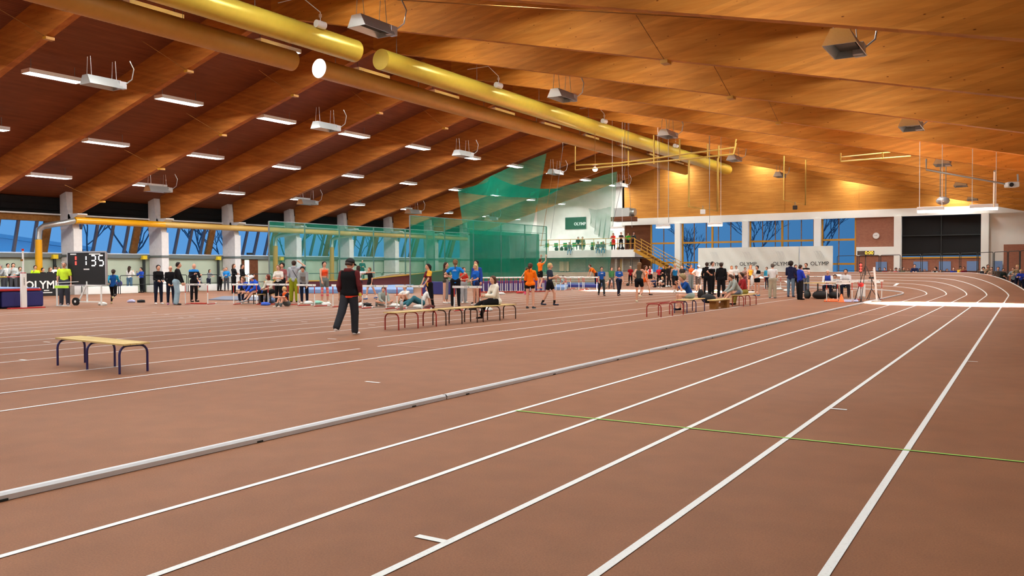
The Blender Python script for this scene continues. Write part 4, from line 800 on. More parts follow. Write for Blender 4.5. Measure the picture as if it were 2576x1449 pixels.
# mats beyond the hurdles
slab('long_jump_mat', 'long light blue mat strip before the maroon board', 'mat', [(745, 738), (905, 738), (905, 724), (765, 724)], 0, .25, 'mat_lightblue')
slab('landing_mat', 'long light blue landing mat right of the striding black-shirted boy', 'mat', [(905, 739), (1040, 738), (1040, 724), (910, 724)], 0, .25, 'mat_lightblue')
slab('floor_mat', 'flat blue-grey gym mat on the track between the left hurdles', 'mat', [(525, 755), (648, 757), (690, 748), (560, 747)], 0, .05, 'mat_grey' if mat('mat_grey', (105, 112, 130), .8) else '')
def upmat(lb, a, b, h, mt, th=.4):
    a, b = fl(*a), fl(*b); d = b-a; an = math.atan2(d.y, d.x); return tag(MB().lohi((0, 0, 0), (d.length, th, h)).build('foam_mat', mt, loc=a, bevel=.03), lb, 'mat') , an
for lb, a, b_, h, mt in (('dark blue foam mat wall behind the group in blue shirts', (1062, 740), (1138, 741), .72, 'navy'), ('dark blue foam mat wall behind the nested hurdles', (1205, 736), (1375, 731), .68, 'purple_mat' if mat('purple_mat', (62, 44, 108), .7) else '')):
    o, an = upmat(lb, a, b_, h, mt); o.rotation_euler = (0, 0, an)
slab('landing_mat', 'wide layered blue landing mat before the block wall', 'mat', [(1405, 722), (1510, 724), (1520, 716), (1420, 715)], 0, .22, 'mat_blue'); slab('landing_mat', 'pale blue mat in front of the layered blue one', 'mat', [(1395, 729), (1425, 730), (1430, 722), (1400, 722)], 0, .2, 'mat_lightblue')
t = thing('equipment_rack', 'grey green rack of stacked equipment before the block wall', 'rack', fl(1437, 711)); 
for x in (0, 1.7): MB().prism([(-.1, 0), (1.1, 0), (1.4, 1.05), (-.3, 1.05)], 1, 0, .5).build('stack', 'grey_plastic', t, loc=(x, 0, 0)); MB().lohi((x-.35, -.05, 1.05), (x+1.5, .6, 1.15)).build('lid', 'galv', t)
for i, (u0, u1, v0) in enumerate(((1408, 1420, 657),)):
    xa, xb = at(u0, 680, 1, 73.1).x, at(u1+12, 680, 1, 73.1).x; slabw('cardboard_panel', 'pale cardboard panel leaning at the block wall', 'board', (xa, 73.0, 1.1), (xb, 73.15, 2.1), 'cardboard')
d_ = thing('door_2', None, None); struct(d_); xa, xb = at(1549, 690, 1, 73.15).x, at(1565, 690, 1, 73.15).x; MB().lohi((xa, 73.1, 0), (xb, 73.18, 2.3)).build('leaf', 'cream' if mat('cream', (214, 196, 140), .7) else '', d_); MB().lohi((xa-.08, 73.14, 0), (xb+.08, 73.2, 2.38)).build('frame', 'white', d_)
# clothes, shoes and towels on the floor
rnd = random.Random(11)
CL = [(640, 749, 'white_cl', 'white towel on the blue grey mat'), (668, 768, 'blue_cl', 'blue cloth under the third hurdle'), (776, 765, 'white_cl', 'white clothes pile under the fourth hurdle, left'), (800, 764, 'mint_cl', 'mint green cloth under the fourth hurdle'), (822, 768, 'white_cl', 'pale clothes pile just left of the man in the cap'), (905, 770, 'white_cl', 'white cloth heap right of the man in the cap'),
      (923, 770, 'black_cl', 'dark cloth beside the white heap'), (994, 772, 'white_cl', 'white shoes pile between the middle hurdles'), (1005, 766, 'olive_cl', 'olive cloth with a green strap by the middle hurdle'), (1052, 775, 'white_cl', 'white bag heap under the leaning person'), (1080, 776, 'maroon', 'maroon cloth at the foot of the hurdle'), (1225, 782, 'white_cl', 'black and white shoes bag before the last hurdle'),
      (330, 761, 'lilac', 'lilac cloth on the track right of the running girl'), (355, 761, 'black_cl', 'pair of black shoes on the track beside the lilac cloth'), (258, 768, 'white_cl', 'small white towel right of the scoreboard'), (1240, 740, 'aqua_cl', 'aqua cloth at the left end of the nested hurdles'), (1262, 741, 'white_cl', 'white cloth at the foot of the nested hurdles'), (1308, 738, 'red', 'red cloth by the dark blue mat'), (1538, 724, 'white_cl', 'white bag beside the person sitting by the wall'),
      (1680, 722, 'white_cl', 'white bag between the seated group and the boy in blue'), (1803, 735, 'yellow', 'yellow bag behind the standing crowd'), (1785, 738, 'white_cl', 'white bag beside the yellow one'), (1960, 729, 'white_cl', 'pale cloth heap right of the man in the white polo'), (1980, 733, 'white_cl', 'white cloth by the jeans of the curly haired man'), (1970, 716, 'red', 'dark red bag standing behind the white cloth heap')]
for n_, c in (('white_cl', (222, 226, 222)), ('blue_cl', (50, 90, 190)), ('mint_cl', (150, 215, 195)), ('black_cl', (30, 30, 34)), ('olive_cl', (110, 120, 60)), ('aqua_cl', (110, 195, 210))): mat(n_, c, .9, noise=.1)
for i, (u, v, m_, lb) in enumerate(CL):
    b_ = MB(); k = 2+i % 3
    b_.blob((0, 0, .05), (.22, .16, .08), n=14, seed=i, rough=.25); o = b_.build('clothing_pile', m_, loc=fl(u, v)); tag(o, lb, 'clothes')
# ---- outside the windows: snowy ground, low pale house, bare trees
o = MB().lohi((-120, -60, -1.2), (-50.9, 160, -1)).build('snowy_ground', 'snow'); tag(o, 'flat snowy ground seen through the left windows', 'ground', kind='structure')
o = MB().lohi((-60, 76.5, -1.2), (60, 160, -1)).build('snowy_ground', 'snow'); tag(o, 'snowy ground behind the far wall windows', 'ground', kind='structure')
t = thing('low_building', 'low pale blue building outside the leftmost windows', 'building', (-72, 30, -1)); MB().prism([(-14, 0), (14, 0), (14, 4.2), (-14, 7.6)], 0, -6, 0).build('walls', 'ext_wall', t); MB().prism([(-14.3, 7.6), (14.3, 4.2), (14.3, 4.5), (-14.3, 7.9)], 0, -6.3, .4).build('roof', 'snow', t)
def tree(i, x, y, h, seed, lb):
    rnd = random.Random(seed); t = thing('bare_tree', lb, 'tree', (x, y, -1), 0, 'bare winter trees outside'); b_ = MB()
    def br(p, d, L_, r, n):
        q = p+d*L_; b_.tube([p, (p+q)/2+Vector((rnd.uniform(-.1, .1)*L_, rnd.uniform(-.1, .1)*L_, 0)), q], [r, r*.85, r*.65], 4, cap=False)
        if n == 0: return
        for k in range(3): e = (d+Vector((rnd.uniform(-1, 1), rnd.uniform(-1, 1), rnd.uniform(-.1, .7)))*.75).normalized(); br(p.lerp(q, rnd.uniform(.55, 1)), e, L_*rnd.uniform(.6, .8), r*.66, n-1)
    br(Vector((0, 0, 0)), Vector((0, 0, 1)), h*.34, h*.011, 5); b_.build('branches', 'bark', t)
for i, (x, y, h) in enumerate(((-62, 38, 11), (-66, 44, 12), (-60, 49, 10), (-68, 53, 13), (-61, 58, 11), (-64, 66, 12), (-66, 74, 12), (-85, 20, 14), (-90, 34, 15), (-63, 82, 12))): tree(i, x, y, h, i+1, 'bare dark tree outside the left windows, %s from the left' % ORD[i])
for i, (x, y, h) in enumerate(((-31, 86, 9), (-25, 90, 12), (-19, 92, 12), (-13, 90, 11))): tree(i, x, y, h, i+31, 'bare tree outside the far windows, %s from the left' % ORD[i])
# ================================================================ PEOPLE
# every figure is one continuous skin surface polygonised from blended tapered limbs; garments and hair are shells of their own
def cone(D, G, a, b, ra, rb, k=.03, ys=None):
    X, Y, Z, lo, h = G; a, b = np.array(a, float), np.array(b, float); m = max(ra, rb)+.07
    i0 = np.maximum(np.floor((np.minimum(a, b)-m-lo)/h).astype(int), 0); i1 = np.minimum(np.ceil((np.maximum(a, b)+m-lo)/h).astype(int)+1, D.shape)
    if (i1 <= i0).any(): return
    sl = tuple(slice(p, q) for p, q in zip(i0, i1)); x, y, z = X[sl[0]][:, None, None], Y[sl[1]][None, :, None], Z[sl[2]][None, None, :]
    if ys is None:
        d = b-a; L2 = max((d*d).sum(), 1e-9); px, py, pz = x-a[0], y-a[1], z-a[2]
        t = np.clip((px*d[0]+py*d[1]+pz*d[2])/L2, 0, 1); q = np.sqrt((px-t*d[0])**2+(py-t*d[1])**2+(pz-t*d[2])**2)-(ra+(rb-ra)*t)
    else:  # flattened: ys = (unit forward axis, factor)
        fw, fc = ys; fw = np.array(fw); d = b-a; L2 = max((d*d).sum(), 1e-9); px, py, pz = x-a[0], y-a[1], z-a[2]
        t = np.clip((px*d[0]+py*d[1]+pz*d[2])/L2, 0, 1); qx, qy, qz = px-t*d[0], py-t*d[1], pz-t*d[2]
        e = (qx*fw[0]+qy*fw[1]+qz*fw[2])*(fc-1); q = np.sqrt((qx+e*fw[0])**2+(qy+e*fw[1])**2+(qz+e*fw[2])**2)-(ra+(rb-ra)*t)
    A = D[sl]; hh = np.clip(.5+.5*(A-q)/k, 0, 1); D[sl] = A*(1-hh)+q*hh-k*hh*(1-hh)
def clip_plane(D, G, p, n):   # keep the side where (x-p).n < 0
    X, Y, Z, lo, h = G; n = np.array(n, float); d = (X-p[0])[:, None, None]*n[0]+(Y-p[1])[None, :, None]*n[1]+(Z-p[2])[None, None, :]*n[2]; np.maximum(D, d, out=D)
def snet(prims, h, clips=()):
    pts = np.array([p for q in prims for p in (q[0], q[1])]); m = max(max(q[2], q[3]) for q in prims)+.03+h*2; lo = pts.min(0)-m; hi = pts.max(0)+m
    n = np.ceil((hi-lo)/h).astype(int)+1; X, Y, Z = [lo[i]+h*np.arange(n[i]) for i in range(3)]; G = (X, Y, Z, lo, h); D = np.full(tuple(n), .5)
    for q in prims: cone(D, G, *q)
    for p, nn in clips: clip_plane(D, G, p, nn)
    I = D < 0; c = np.zeros(np.array(D.shape)-1, int)
    P = np.zeros(c.shape+(3,)); 
    off = [(i, j, k) for i in (0, 1) for j in (0, 1) for k in (0, 1)]
    nx, ny, nz = c.shape; S = lambda A, o: A[o[0]:o[0]+nx, o[1]:o[1]+ny, o[2]:o[2]+nz]
    for a in range(8):
        for ax in range(3):
            o = off[a]
            if o[ax]: continue
            o2 = list(o); o2[ax] = 1; da, db = S(D, o), S(D, o2); cr_ = (da < 0) != (db < 0)
            if not cr_.any(): continue
            t = da/(da-db+1e-12); w_ = cr_.astype(float)
            for q in range(3): P[..., q] += w_*(o[q]+(t if q == ax else 0))
            c += cr_
    act = c > 0; idx = -np.ones(c.shape, int); idx[act] = np.arange(act.sum()); V = (P[act]/c[act][:, None]+np.argwhere(act))*h+lo
    Fs = []
    for ax in range(3):
        sl0 = [slice(None)]*3; sl1 = [slice(None)]*3; sl0[ax] = slice(0, -1); sl1[ax] = slice(1, None); a_, b_ = I[tuple(sl0)], I[tuple(sl1)]; E = np.argwhere(a_ != b_)
        if not len(E): continue
        u, v = [(1, 2), (2, 0), (0, 1)][ax]; E = E[(E[:, u] > 0) & (E[:, v] > 0)]; du, dv = np.zeros(3, int), np.zeros(3, int); du[u] = 1; dv[v] = 1
        g = lambda e: idx[np.minimum(e[:, 0], nx-1), np.minimum(e[:, 1], ny-1), np.minimum(e[:, 2], nz-1)]
        q = np.stack([g(E-du-dv), g(E-dv), g(E), g(E-du)], 1); fl_ = a_[tuple(E.T)]; q[~fl_] = q[~fl_][:, ::-1]; q = q[(q >= 0).all(1)]; Fs.append(q)
    return V, np.concatenate(Fs)
def npmesh(name, parts, mats, parent, s):
    V = []; Fq = []; M_ = []; o = 0
    for v, f, mi in parts:
        V.append(np.asarray(v, float)); Fq += [tuple(int(i)+o for i in q) for q in f]; M_ += [mi]*len(f) if isinstance(mi, int) else list(mi); o += len(v)
    me = bpy.data.meshes.new(name); me.from_pydata((np.concatenate(V)*s).tolist(), [], Fq)
    for m_ in mats: me.materials.append(m_)
    me.polygons.foreach_set('material_index', M_); me.polygons.foreach_set('use_smooth', [True]*len(Fq)); me.update()
    ob = bpy.data.objects.new(name, me); COL.objects.link(ob); ob.parent = parent; return ob
# head: deformed sphere with brow, eye sockets, nose, lips, chin, ears; faces +Y; z up; centre at eye height
def head_mesh(n=34, m=26):
    V = []; F_2 = []; Mi = []
    for i in range(m+1):
        e = -PI/2+PI*i/m
        for k in range(n):
            a = 2*PI*k/n; x, y, z = math.sin(a)*math.cos(e), math.cos(a)*math.cos(e), math.sin(e)
            X, Y, Z = x*.074, y*.095, z*.115
            if z < 0: X *= 1-.32*z*z; Y = Y*(1-.12*z*z)+.012*(-z)*(1 if y > -.3 else 0)
            if y < 0: Y *= 1.0; Z += .008*(-y)
            fr = max(0, y)**3
            g = lambda cx, cz, w_: math.exp(-(((X-cx)/w_)**2+((Z-cz)/w_)**2))
            if y > 0: Y += .024*g(0, -.022, .014)+.014*g(0, -.008, .011)-.012*(g(.03, .006, .015)+g(-.03, .006, .015))+.006*g(0, .028, .04)+.009*g(0, -.062, .018)+.007*g(0, -.098, .02)
            V.append((X, Y, Z))
    for i in range(m):
        for k in range(n):
            F_2.append((i*n+k, (i+1)*n+k, (i+1)*n+(k+1) % n, i*n+(k+1) % n)); c = np.mean([V[j] for j in F_2[-1]], 0); mi = 0
            if c[1] > .05:
                if abs(abs(c[0])-.029) < .0085 and abs(c[2]-.004) < .0065: mi = 1
                if abs(c[0]) < .022 and abs(c[2]+.060) < .006: mi = 2
            Mi.append(mi)
    for s in (-1, 1):
        o = len(V); nn = 8
        for r, dx in ((0, .012), (.018, .012), (.024, .004), (.018, -.006)):
            for k in range(nn): a = 2*PI*k/nn; V.append((s*(.072+dx*.6), -.005+r*.7*math.cos(a)-.006, -.004+r*1.15*math.sin(a)))
        for i in range(3):
            for k in range(nn): q = (o+i*nn+k, o+i*nn+(k+1) % nn, o+(i+1)*nn+(k+1) % nn, o+(i+1)*nn+k); F_2.append(q if s > 0 else q[::-1]); Mi.append(0)
    return np.array(V), F_2, Mi
HEAD = head_mesh()
def hand_mesh(curl):   # right hand, wrist at origin, fingers along +Z, palm facing -Y... thumb towards +X
    b = MB(); b.tube([(0, 0, -.03), (0, 0, .0), (0, .002, .03), (0, .004, .07), (0, .004, .088)], [.021, .024, .033, .037, .026], 8)
    for x, L_, z in ((-.029, .062, .078), (-.0095, .074, .086), (.0095, .080, .088), (.028, .072, .084)):
        p = Vector((x, .004, z)); pts = [p]; a = curl*.5
        for f in (.45, .32, .23): p = p+Vector((x*.06, -math.sin(a), math.cos(a)))*L_*f; pts.append(p); a += curl
        b.tube(pts, [.0095, .009, .008, .006], 6)
    p = Vector((.026, -.004, .02)); b.tube([p, p+Vector((.022, -.012, .022)), p+Vector((.034, -.022, .05)), p+Vector((.034, -.028, .068))], [.013, .011, .0095, .007], 6)
    return b
HANDS = {c: hand_mesh(c) for c in (.35, .8, 1.2)}
def place(V, R, t): return np.asarray(V) @ np.array(R).T+np.array(t)
def basis(z, yh):
    z = Vector(z).normalized(); y = Vector(yh); y = (y-z*y.dot(z)); y = y.normalized() if y.length > 1e-3 else z.orthogonal().normalized(); x = y.cross(z); return np.array([[x[i], y[i], z[i]] for i in range(3)])
DN = (0, 0, -1)
POSES = dict(
 stand=dict(), stand2=dict(Rt=(.06, .08, -1), Rs=(.02, -.1, -1), Lt=(.05, -.05, -1)),
 cross=dict(Lu=(.25, .25, -1), Lf=(-.85, .75, .15), Ru=(.25, .3, -1), Rf=(-.85, .7, .05)),
 hips=dict(Lu=(.85, -.25, -.75), Lf=(-.75, .35, -.55), Ru=(.85, -.25, -.75), Rf=(-.75, .35, -.55)),
 hip1=dict(Ru=(.85, -.25, -.75), Rf=(-.75, .35, -.55)),
 hold=dict(Lu=(.1, .15, -1), Lf=(-.35, .9, -.25), Ru=(.1, .15, -1), Rf=(-.35, .9, -.25)),
 clasp=dict(Lu=(.1, .12, -1), Lf=(-.5, .5, -.8), Ru=(.1, .12, -1), Rf=(-.5, .5, -.8)),
 eat=dict(Ru=(.1, .25, -1), Rf=(-.1, 1, .35), Lu=(.1, .2, -1), Lf=(-.35, 1, .15), Lt=(.03, .36, -1), Ls=(0, -.02, -1), Rt=(.03, -.3, -1), Rs=(0, -.5, -1)),
 face=dict(Ru=(.3, .5, -.8), Rf=(-.45, .35, 1), Lu=(.15, .2, -1), Lf=(-.7, .8, -.1)),
 phone=dict(Ru=(.2, .3, -1), Rf=(-.3, .9, .5), Lu=(.2, .3, -1), Lf=(-.4, .9, .3), hp=20),
 hair1=dict(Ru=(.7, .3, .35), Rf=(-.8, -.1, .6), Lu=(.2, .1, -1), Lf=(-.2, .5, -.6)),
 walk=dict(Lt=(.03, .42, -1), Ls=(0, .12, -1), Rt=(.03, -.3, -1), Rs=(0, -.55, -1), Lu=(.12, -.3, -1), Lf=(0, .1, -1), Ru=(.12, .3, -1), Rf=(0, .5, -1)),
 walk2=dict(Rt=(.04, .38, -1), Rs=(0, .0, -1), Lt=(.04, -.25, -1), Ls=(0, -.5, -1), Ru=(.15, -.25, -1), Rf=(0, .1, -1), Lu=(.15, .25, -1), Lf=(0, .45, -1)),
 run=dict(lean=6, Lt=(.03, .5, -1), Ls=(0, -.3, -1), Rt=(.03, -.15, -1), Rs=(0, -1, -.25), Lu=(.15, -.6, -.8), Lf=(0, .8, -.3), Ru=(.15, .5, -.8), Rf=(-.2, .9, .3)),
 lean=dict(lean=38, Lt=(.04, -.12, -1), Ls=(0, -.1, -1), Rt=(.04, -.12, -1), Rs=(0, -.1, -1), Lu=(.05, .35, -1), Lf=(-.02, .15, -1), Ru=(.05, .35, -1), Rf=(-.02, .15, -1), hp=30),
 lean2=dict(lean=6, Lt=(.03, .18, -1), Ls=(0, .25, -1), Rt=(.03, .1, -1), Rs=(0, .1, -1), Lu=(.1, .35, -1), Lf=(-.15, .4, -.9), Ru=(.1, .35, -1), Rf=(-.15, .4, -.9)),
 bend=dict(lean=62, Lt=(.05, -.1, -1), Rt=(.05, -.1, -1), Lu=(.1, .5, -1), Lf=(0, .3, -1), Ru=(.1, .5, -1), Rf=(0, .3, -1), hp=10),
 point=dict(Ru=(.25, 1, -.05), Rf=(-.1, 1, .05), Lt=(.04, .2, -1), Ls=(0, 0, -1), Rt=(.05, -.2, -1), Rs=(0, -.3, -1)),
 reach=dict(Ru=(.35, 1, -.1), Rf=(0, 1, 0), Lu=(.35, 1, -.1), Lf=(0, 1, 0)),
 jump=dict(pz=1.28, Lu=(.2, .6, .6), Lf=(-.1, .2, 1), Ru=(.2, .6, .6), Rf=(-.1, .2, 1), Lt=(.03, -.05, -1), Ls=(0, -.15, -1), Rt=(.03, .08, -1), Rs=(0, -.35, -1)),
 sit=dict(pz=.56, lean=14, Lt=(.15, 1, -.08), Ls=(0, .15, -1), Rt=(.15, 1, -.08), Rs=(0, .05, -1), Lu=(.1, .45, -1), Lf=(-.25, 1, -.15), Ru=(.1, .45, -1), Rf=(-.25, 1, -.15)),
 sitchin=dict(pz=.56, lean=28, Lt=(.1, 1, .0), Ls=(0, .05, -1), Rt=(.1, 1, .0), Rs=(0, -.1, -1), Lu=(.05, .7, -.8), Lf=(-.35, .15, 1), Ru=(.05, .7, -.8), Rf=(-.35, .3, .9), hp=12),
 sitcross=dict(pz=.56, lean=16, Lt=(-.1, 1, -.05), Ls=(0, .35, -1), Rt=(-.1, 1, .12), Rs=(-.25, .95, -.55), Lu=(.1, .5, -1), Lf=(-.5, .8, 0), Ru=(.1, .45, -1), Rf=(-.4, .9, -.1)),
 sitlean=dict(pz=.56, lean=34, Lt=(.12, 1, -.05), Ls=(0, .7, -.8), Rt=(.12, 1, -.1), Rs=(0, .6, -.8), Lu=(.05, .5, -1), Lf=(-.3, .8, -.5), Ru=(.05, .5, -1), Rf=(-.3, .8, -.5), hp=20),
 floor=dict(pz=.16, lean=12, Lt=(.12, .75, .72), Ls=(0, .45, -.95), Rt=(.12, .75, .72), Rs=(0, .45, -.95), Lu=(.12, .8, -.45), Lf=(-.35, .95, .05), Ru=(.12, .8, -.45), Rf=(-.35, .95, .05)),
 floorx=dict(pz=.16, lean=22, Lt=(.75, .8, .25), Ls=(-1.1, .1, -.35), Rt=(.75, .8, .25), Rs=(-1.1, .2, -.35), Lu=(.1, .5, -.8), Lf=(-.3, .8, -.4), Ru=(.1, .5, -.8), Rf=(-.3, .8, -.4), hp=15),
 recline=dict(pz=.17, lean=-28, Lt=(.1, .85, .55), Ls=(0, .7, -.7), Rt=(.1, .95, .3), Rs=(0, .9, -.4), Lu=(.15, -.45, -.9), Lf=(.0, -.1, -1), Ru=(.15, -.45, -.9), Rf=(0, -.1, -1)),
 rail=dict(lean=12, Lu=(.2, .6, -.7), Lf=(-.5, .8, .0), Ru=(.2, .6, -.7), Rf=(-.5, .8, .0)),
)
SKIN = [mat('skin_%d' % i, c, .55, noise=.03, nscale=20) for i, c in enumerate(((214, 160, 132), (196, 140, 112), (226, 176, 150)))]
mat('eye_dark', (72, 50, 42), .4); mat('lips', (165, 90, 82), .5)
NP_ = [0]
def person(lb, pos, H_, face, pose, top, bot, hair, shoes=(30, 30, 34), skin=0, fem=False, hh=None, sock=None, hw=0, extra=None, carry=None, ph=None, **ov):
    pos = Vector(pos); S_ = H_/1.75; c = (Vector((0, 0, 0))-Vector((pos.x, pos.y, 0))); fa = math.atan2(c.y, c.x)+math.radians(face)
    root = thing('person', lb, 'person', pos, fa-PI/2); q = dict(POSES[pose]); q.update(ov); dd = dist(pos)
    h = hh or (.011 if dd < 20 else .019 if dd < 33 else .024 if dd < 48 else .032)/S_
    V3 = lambda t: np.array(t, float); nrm = lambda t: V3(t)/np.linalg.norm(t); lean = math.radians(q.get('lean', 0)); side = math.radians(q.get('side', 0))
    up = np.array([math.sin(side), math.sin(lean)*math.cos(side), math.cos(lean)*math.cos(side)]); fw = np.array([0, math.cos(lean), -math.sin(lean)]); rt = np.cross(fw, up)
    sh, hpw = (.158, .092) if fem else (.182, .088); k = dict(Lt=(.05, 0, -1), Ls=(.02, -.03, -1), Rt=(.05, 0, -1), Rs=(.02, -.03, -1), Lu=(.2, -.03, -1), Lf=(.0, .15, -1), Ru=(.2, -.03, -1), Rf=(.0, .15, -1)); k.update({a: b for a, b in q.items() if a in k})
    J = {}
    for s, n in ((1, 'R'), (-1, 'L')):
        m = np.array([s, 1, 1]); J[n+'h'] = np.array([s*hpw, 0, -.02]); J[n+'k'] = J[n+'h']+nrm(k[n+'t'])*m*.43; J[n+'a'] = J[n+'k']+nrm(k[n+'s'])*m*.42
    pz = q.get('pz'); 
    if pz is None: pz = .07-min(J['Ra'][2], J['La'][2])
    O = np.array([0, 0, pz]); mid = (J['Ra']+J['La'])/2
    if q.get('pz') is None: O[1] = -mid[1]*.8
    for a in J: J[a] = J[a]+O
    pel = O; wai = O+up*.17; che = O+up*.34; nek = O+up*.50; hyw, hpt = math.radians(q.get('hy', 0)), math.radians(q.get('hp', 0)); bl = .6
    hup = nrm(up*bl+np.array([0, 0, 1-bl])+fw*math.sin(hpt)*.6); 
    hf0 = nrm(np.array([math.sin(hyw), math.cos(hyw), 0])); hf = nrm(hf0*math.cos(hpt)-np.array([0, 0, 1])*math.sin(hpt)); hup = nrm(hup-hf*hup.dot(hf)) ; hd = nek+nrm(up+np.array([0, 0, .6]))*.145+hf*.025
    for s, n in ((1, 'R'), (-1, 'L')):
        m = np.array([s, 1, 1]); J[n+'s'] = nek+rt*s*sh-up*.068; J[n+'e'] = J[n+'s']+nrm(k[n+'u'])*m*.285; J[n+'w'] = J[n+'e']+nrm(k[n+'f'])*m*.245
        J[n+'t'] = J[n+'a']+(np.array([s*.02, .15, -.045]) if J[n+'a'][2] < .2 or q.get('pz', 0) > .3 else nrm(nrm(k[n+'s'])*m*.35+np.array([0, .9, -.1]))*.15)
        if 'flat' in q: J[n+'t'] = J[n+'a']+nrm(nrm(k[n+'s'])*m*.3+np.array([0, .5, .6]))*.15
    fat = q.get('fat', 1.0); Y_ = (fw, 1.35); TW = .118*fat if not fem else .104*fat
    tors = [(pel, wai, TW*1.0 if fem else TW*.95, TW*(.86 if fem else .92), .05, Y_), (wai, che, TW*(.86 if fem else .92), TW*1.03, .05, Y_), (che-rt*.05, che+rt*.05, TW*.9, TW*.9, .05, Y_), (nek-up*.055, J['Rs']-up*.012, .062, .040, .03), (nek-up*.055, J['Ls']-up*.012, .062, .040, .03)]
    if fem: tors += [(che+fw*.055+rt*.045+up*.0, che+fw*.06-rt*.045, .045, .045, .04)]
    legs = []; arms = []
    for n in 'RL':
        legs += [(J[n+'h'], J[n+'k'], .077*fat, .052, .03), (J[n+'k'], J[n+'k']*.68+J[n+'a']*.32, .052, .054, .02), (J[n+'k']*.68+J[n+'a']*.32, J[n+'a'], .052, .034, .02)]
        arms += [(J[n+'s'], J[n+'e'], .046, .036, .025), (J[n+'e'], J[n+'w'], .037, .024, .02)]
    feet = [(J[n+'a'], J[n+'t'], .036, .026, .02) for n in 'RL']
    V, Fq = snet(tors+legs+arms+feet+[(nek-up*.03, hd-hup*.06, .052, .050, .03)], h)
    parts = [(V, Fq, 0)]
    HR = np.stack([np.cross(hf, hup), hf, hup], 1); hs = 1.0 if not q.get('child') else 1.12
    hv, hfc, hm = HEAD; parts.append((place(hv*hs, HR, hd), hfc, hm))
    hb = HANDS[q.get('curl', .8) if q.get('curl', .8) in HANDS else .8]
    for s, n in ((1, 'R'), (-1, 'L')):
        fd = nrm(J[n+'w']-J[n+'e']); B = basis(fd, np.array([s, -.2, 0.0]) if abs(fd[2]) > .5 else np.array([0, 0, 1.])); hvv = np.array(hb.v)
        if np.dot(B[:, 0], np.array([0, 1., .3])) < 0: hvv = hvv*np.array([-1, 1, 1]); ff = [f[::-1] for f in hb.f]
        else: ff = hb.f
        parts.append((place(hvv, B, J[n+'w']), ff, 0))
    body = npmesh('body', parts, [SKIN[skin], MATS['eye_dark'], MATS['lips']], root, S_)
    # ---- top garment
    tk, tc = top[0], top[1]; tcol = cloth(tc) if not isinstance(tc, str) else MATS[tc]; gm = {'tee': .013, 'long': .014, 'hoodie': .022, 'tank': .009, 'crop': .01, 'coat': .022, 'vest': .022}[tk]
    gr = lambda L_, g, kk=None: [(a[0], a[1], a[2]+g, a[3]+g)+tuple(a[4:]) for a in L_]
    hem = {'tee': -.10, 'long': -.08, 'hoodie': -.10, 'tank': -.06, 'crop': .17, 'coat': -.42, 'vest': -.05}[tk]+q.get('hem', 0)
    pr = gr(tors, gm)
    if tk in ('hoodie', 'coat', 'vest', 'long', 'tee') and lean < .9: pr += [(pel, che, TW*(.98 if tk in ('hoodie', 'coat', 'vest') else .93)+gm, TW*(.98 if tk in ('hoodie', 'coat', 'vest') else .93)+gm, .03, Y_)]
    if hem < -.03: pr += [(pel, pel+np.array([0, 0, hem]) if lean < .9 else pel-up*.1, TW*.98+gm, TW*.98+gm, .02, Y_), (J['Rh'], J['Lh'], .084+gm+(.014 if bot[0] == 'loose' else 0), .084+gm+(.014 if bot[0] == 'loose' else 0), .015)]
    if hem < -.3: pr += [(J['Rh'], J['Rh']+(J['Rk']-J['Rh'])*.85, .1, .1, .05), (J['Lh'], J['Lh']+(J['Lk']-J['Lh'])*.85, .1, .1, .05)]
    for n in 'RL':
        if tk == 'tee': e = J[n+'s']+(J[n+'e']-J[n+'s'])*.62; pr += [(J[n+'s'], e, .048+gm, .046+gm, .025)]
        elif tk in ('long', 'hoodie', 'coat', 'vest'): pr += [(J[n+'s'], J[n+'e'], .046+gm, .038+gm, .025), (J[n+'e'], J[n+'w']-(J[n+'w']-J[n+'e'])*(.12 if not q.get('pushed') else .55), .038+gm, .028+gm*.8, .02)]
        elif tk in ('tank', 'crop'): pr = [p for p in pr if abs(p[2]-.062-gm) > 1e-6]; pr += [(che+rt*(.09 if n == 'R' else -.09), nek-up*.03+rt*(.085 if n == 'R' else -.085), .04, .022, .03)]
    if tk in ('hoodie', 'vest') or q.get('hood'): pr += [(nek-fw*.06-rt*.05, nek-fw*.06+rt*.05, .05, .05, .04), (nek+fw*.03-rt*.06-up*.01, nek+fw*.03+rt*.06-up*.01, .03, .03, .03)]
    cl = [(pel+np.array([0, 0, hem]) if hem < 0 else pel+up*hem, -up if hem > 0 or lean > .3 else np.array([0, 0, -1.])), (nek+up*(.045 if tk in ('hoodie', 'coat', 'vest') else .018), up)]
    if lean > .3 and hem < 0: cl[0] = (pel+up*max(hem, -.1), -up)
    V, Fq = snet(pr, h, cl); nm = {'tee': 't_shirt', 'long': 'sweater', 'hoodie': 'hoodie', 'tank': 'tank_top', 'crop': 'crop_top', 'coat': 'coat', 'vest': 'hoodie'}[tk]
    mats_ = [tcol]; mi = 0
    if len(top) > 2:      # two-coloured garment: front/side panel
        mats_.append(cloth(top[2])); cx = np.array([V[f].mean(0) for f in Fq]); 
        mi = ((((cx-pel) @ rt) < (-.03)) & (((cx-pel) @ up) > .3) | (((cx-pel) @ up) < .05)).astype(int).tolist() if top[3:] == ('split',) else ((np.abs((cx-pel) @ rt) > .13)).astype(int).tolist() if top[3:] == ('sleeves',) else ((((cx-pel) @ up) > .40)).astype(int).tolist()
    npmesh(nm, [(V, Fq, mi)], mats_, root, S_)
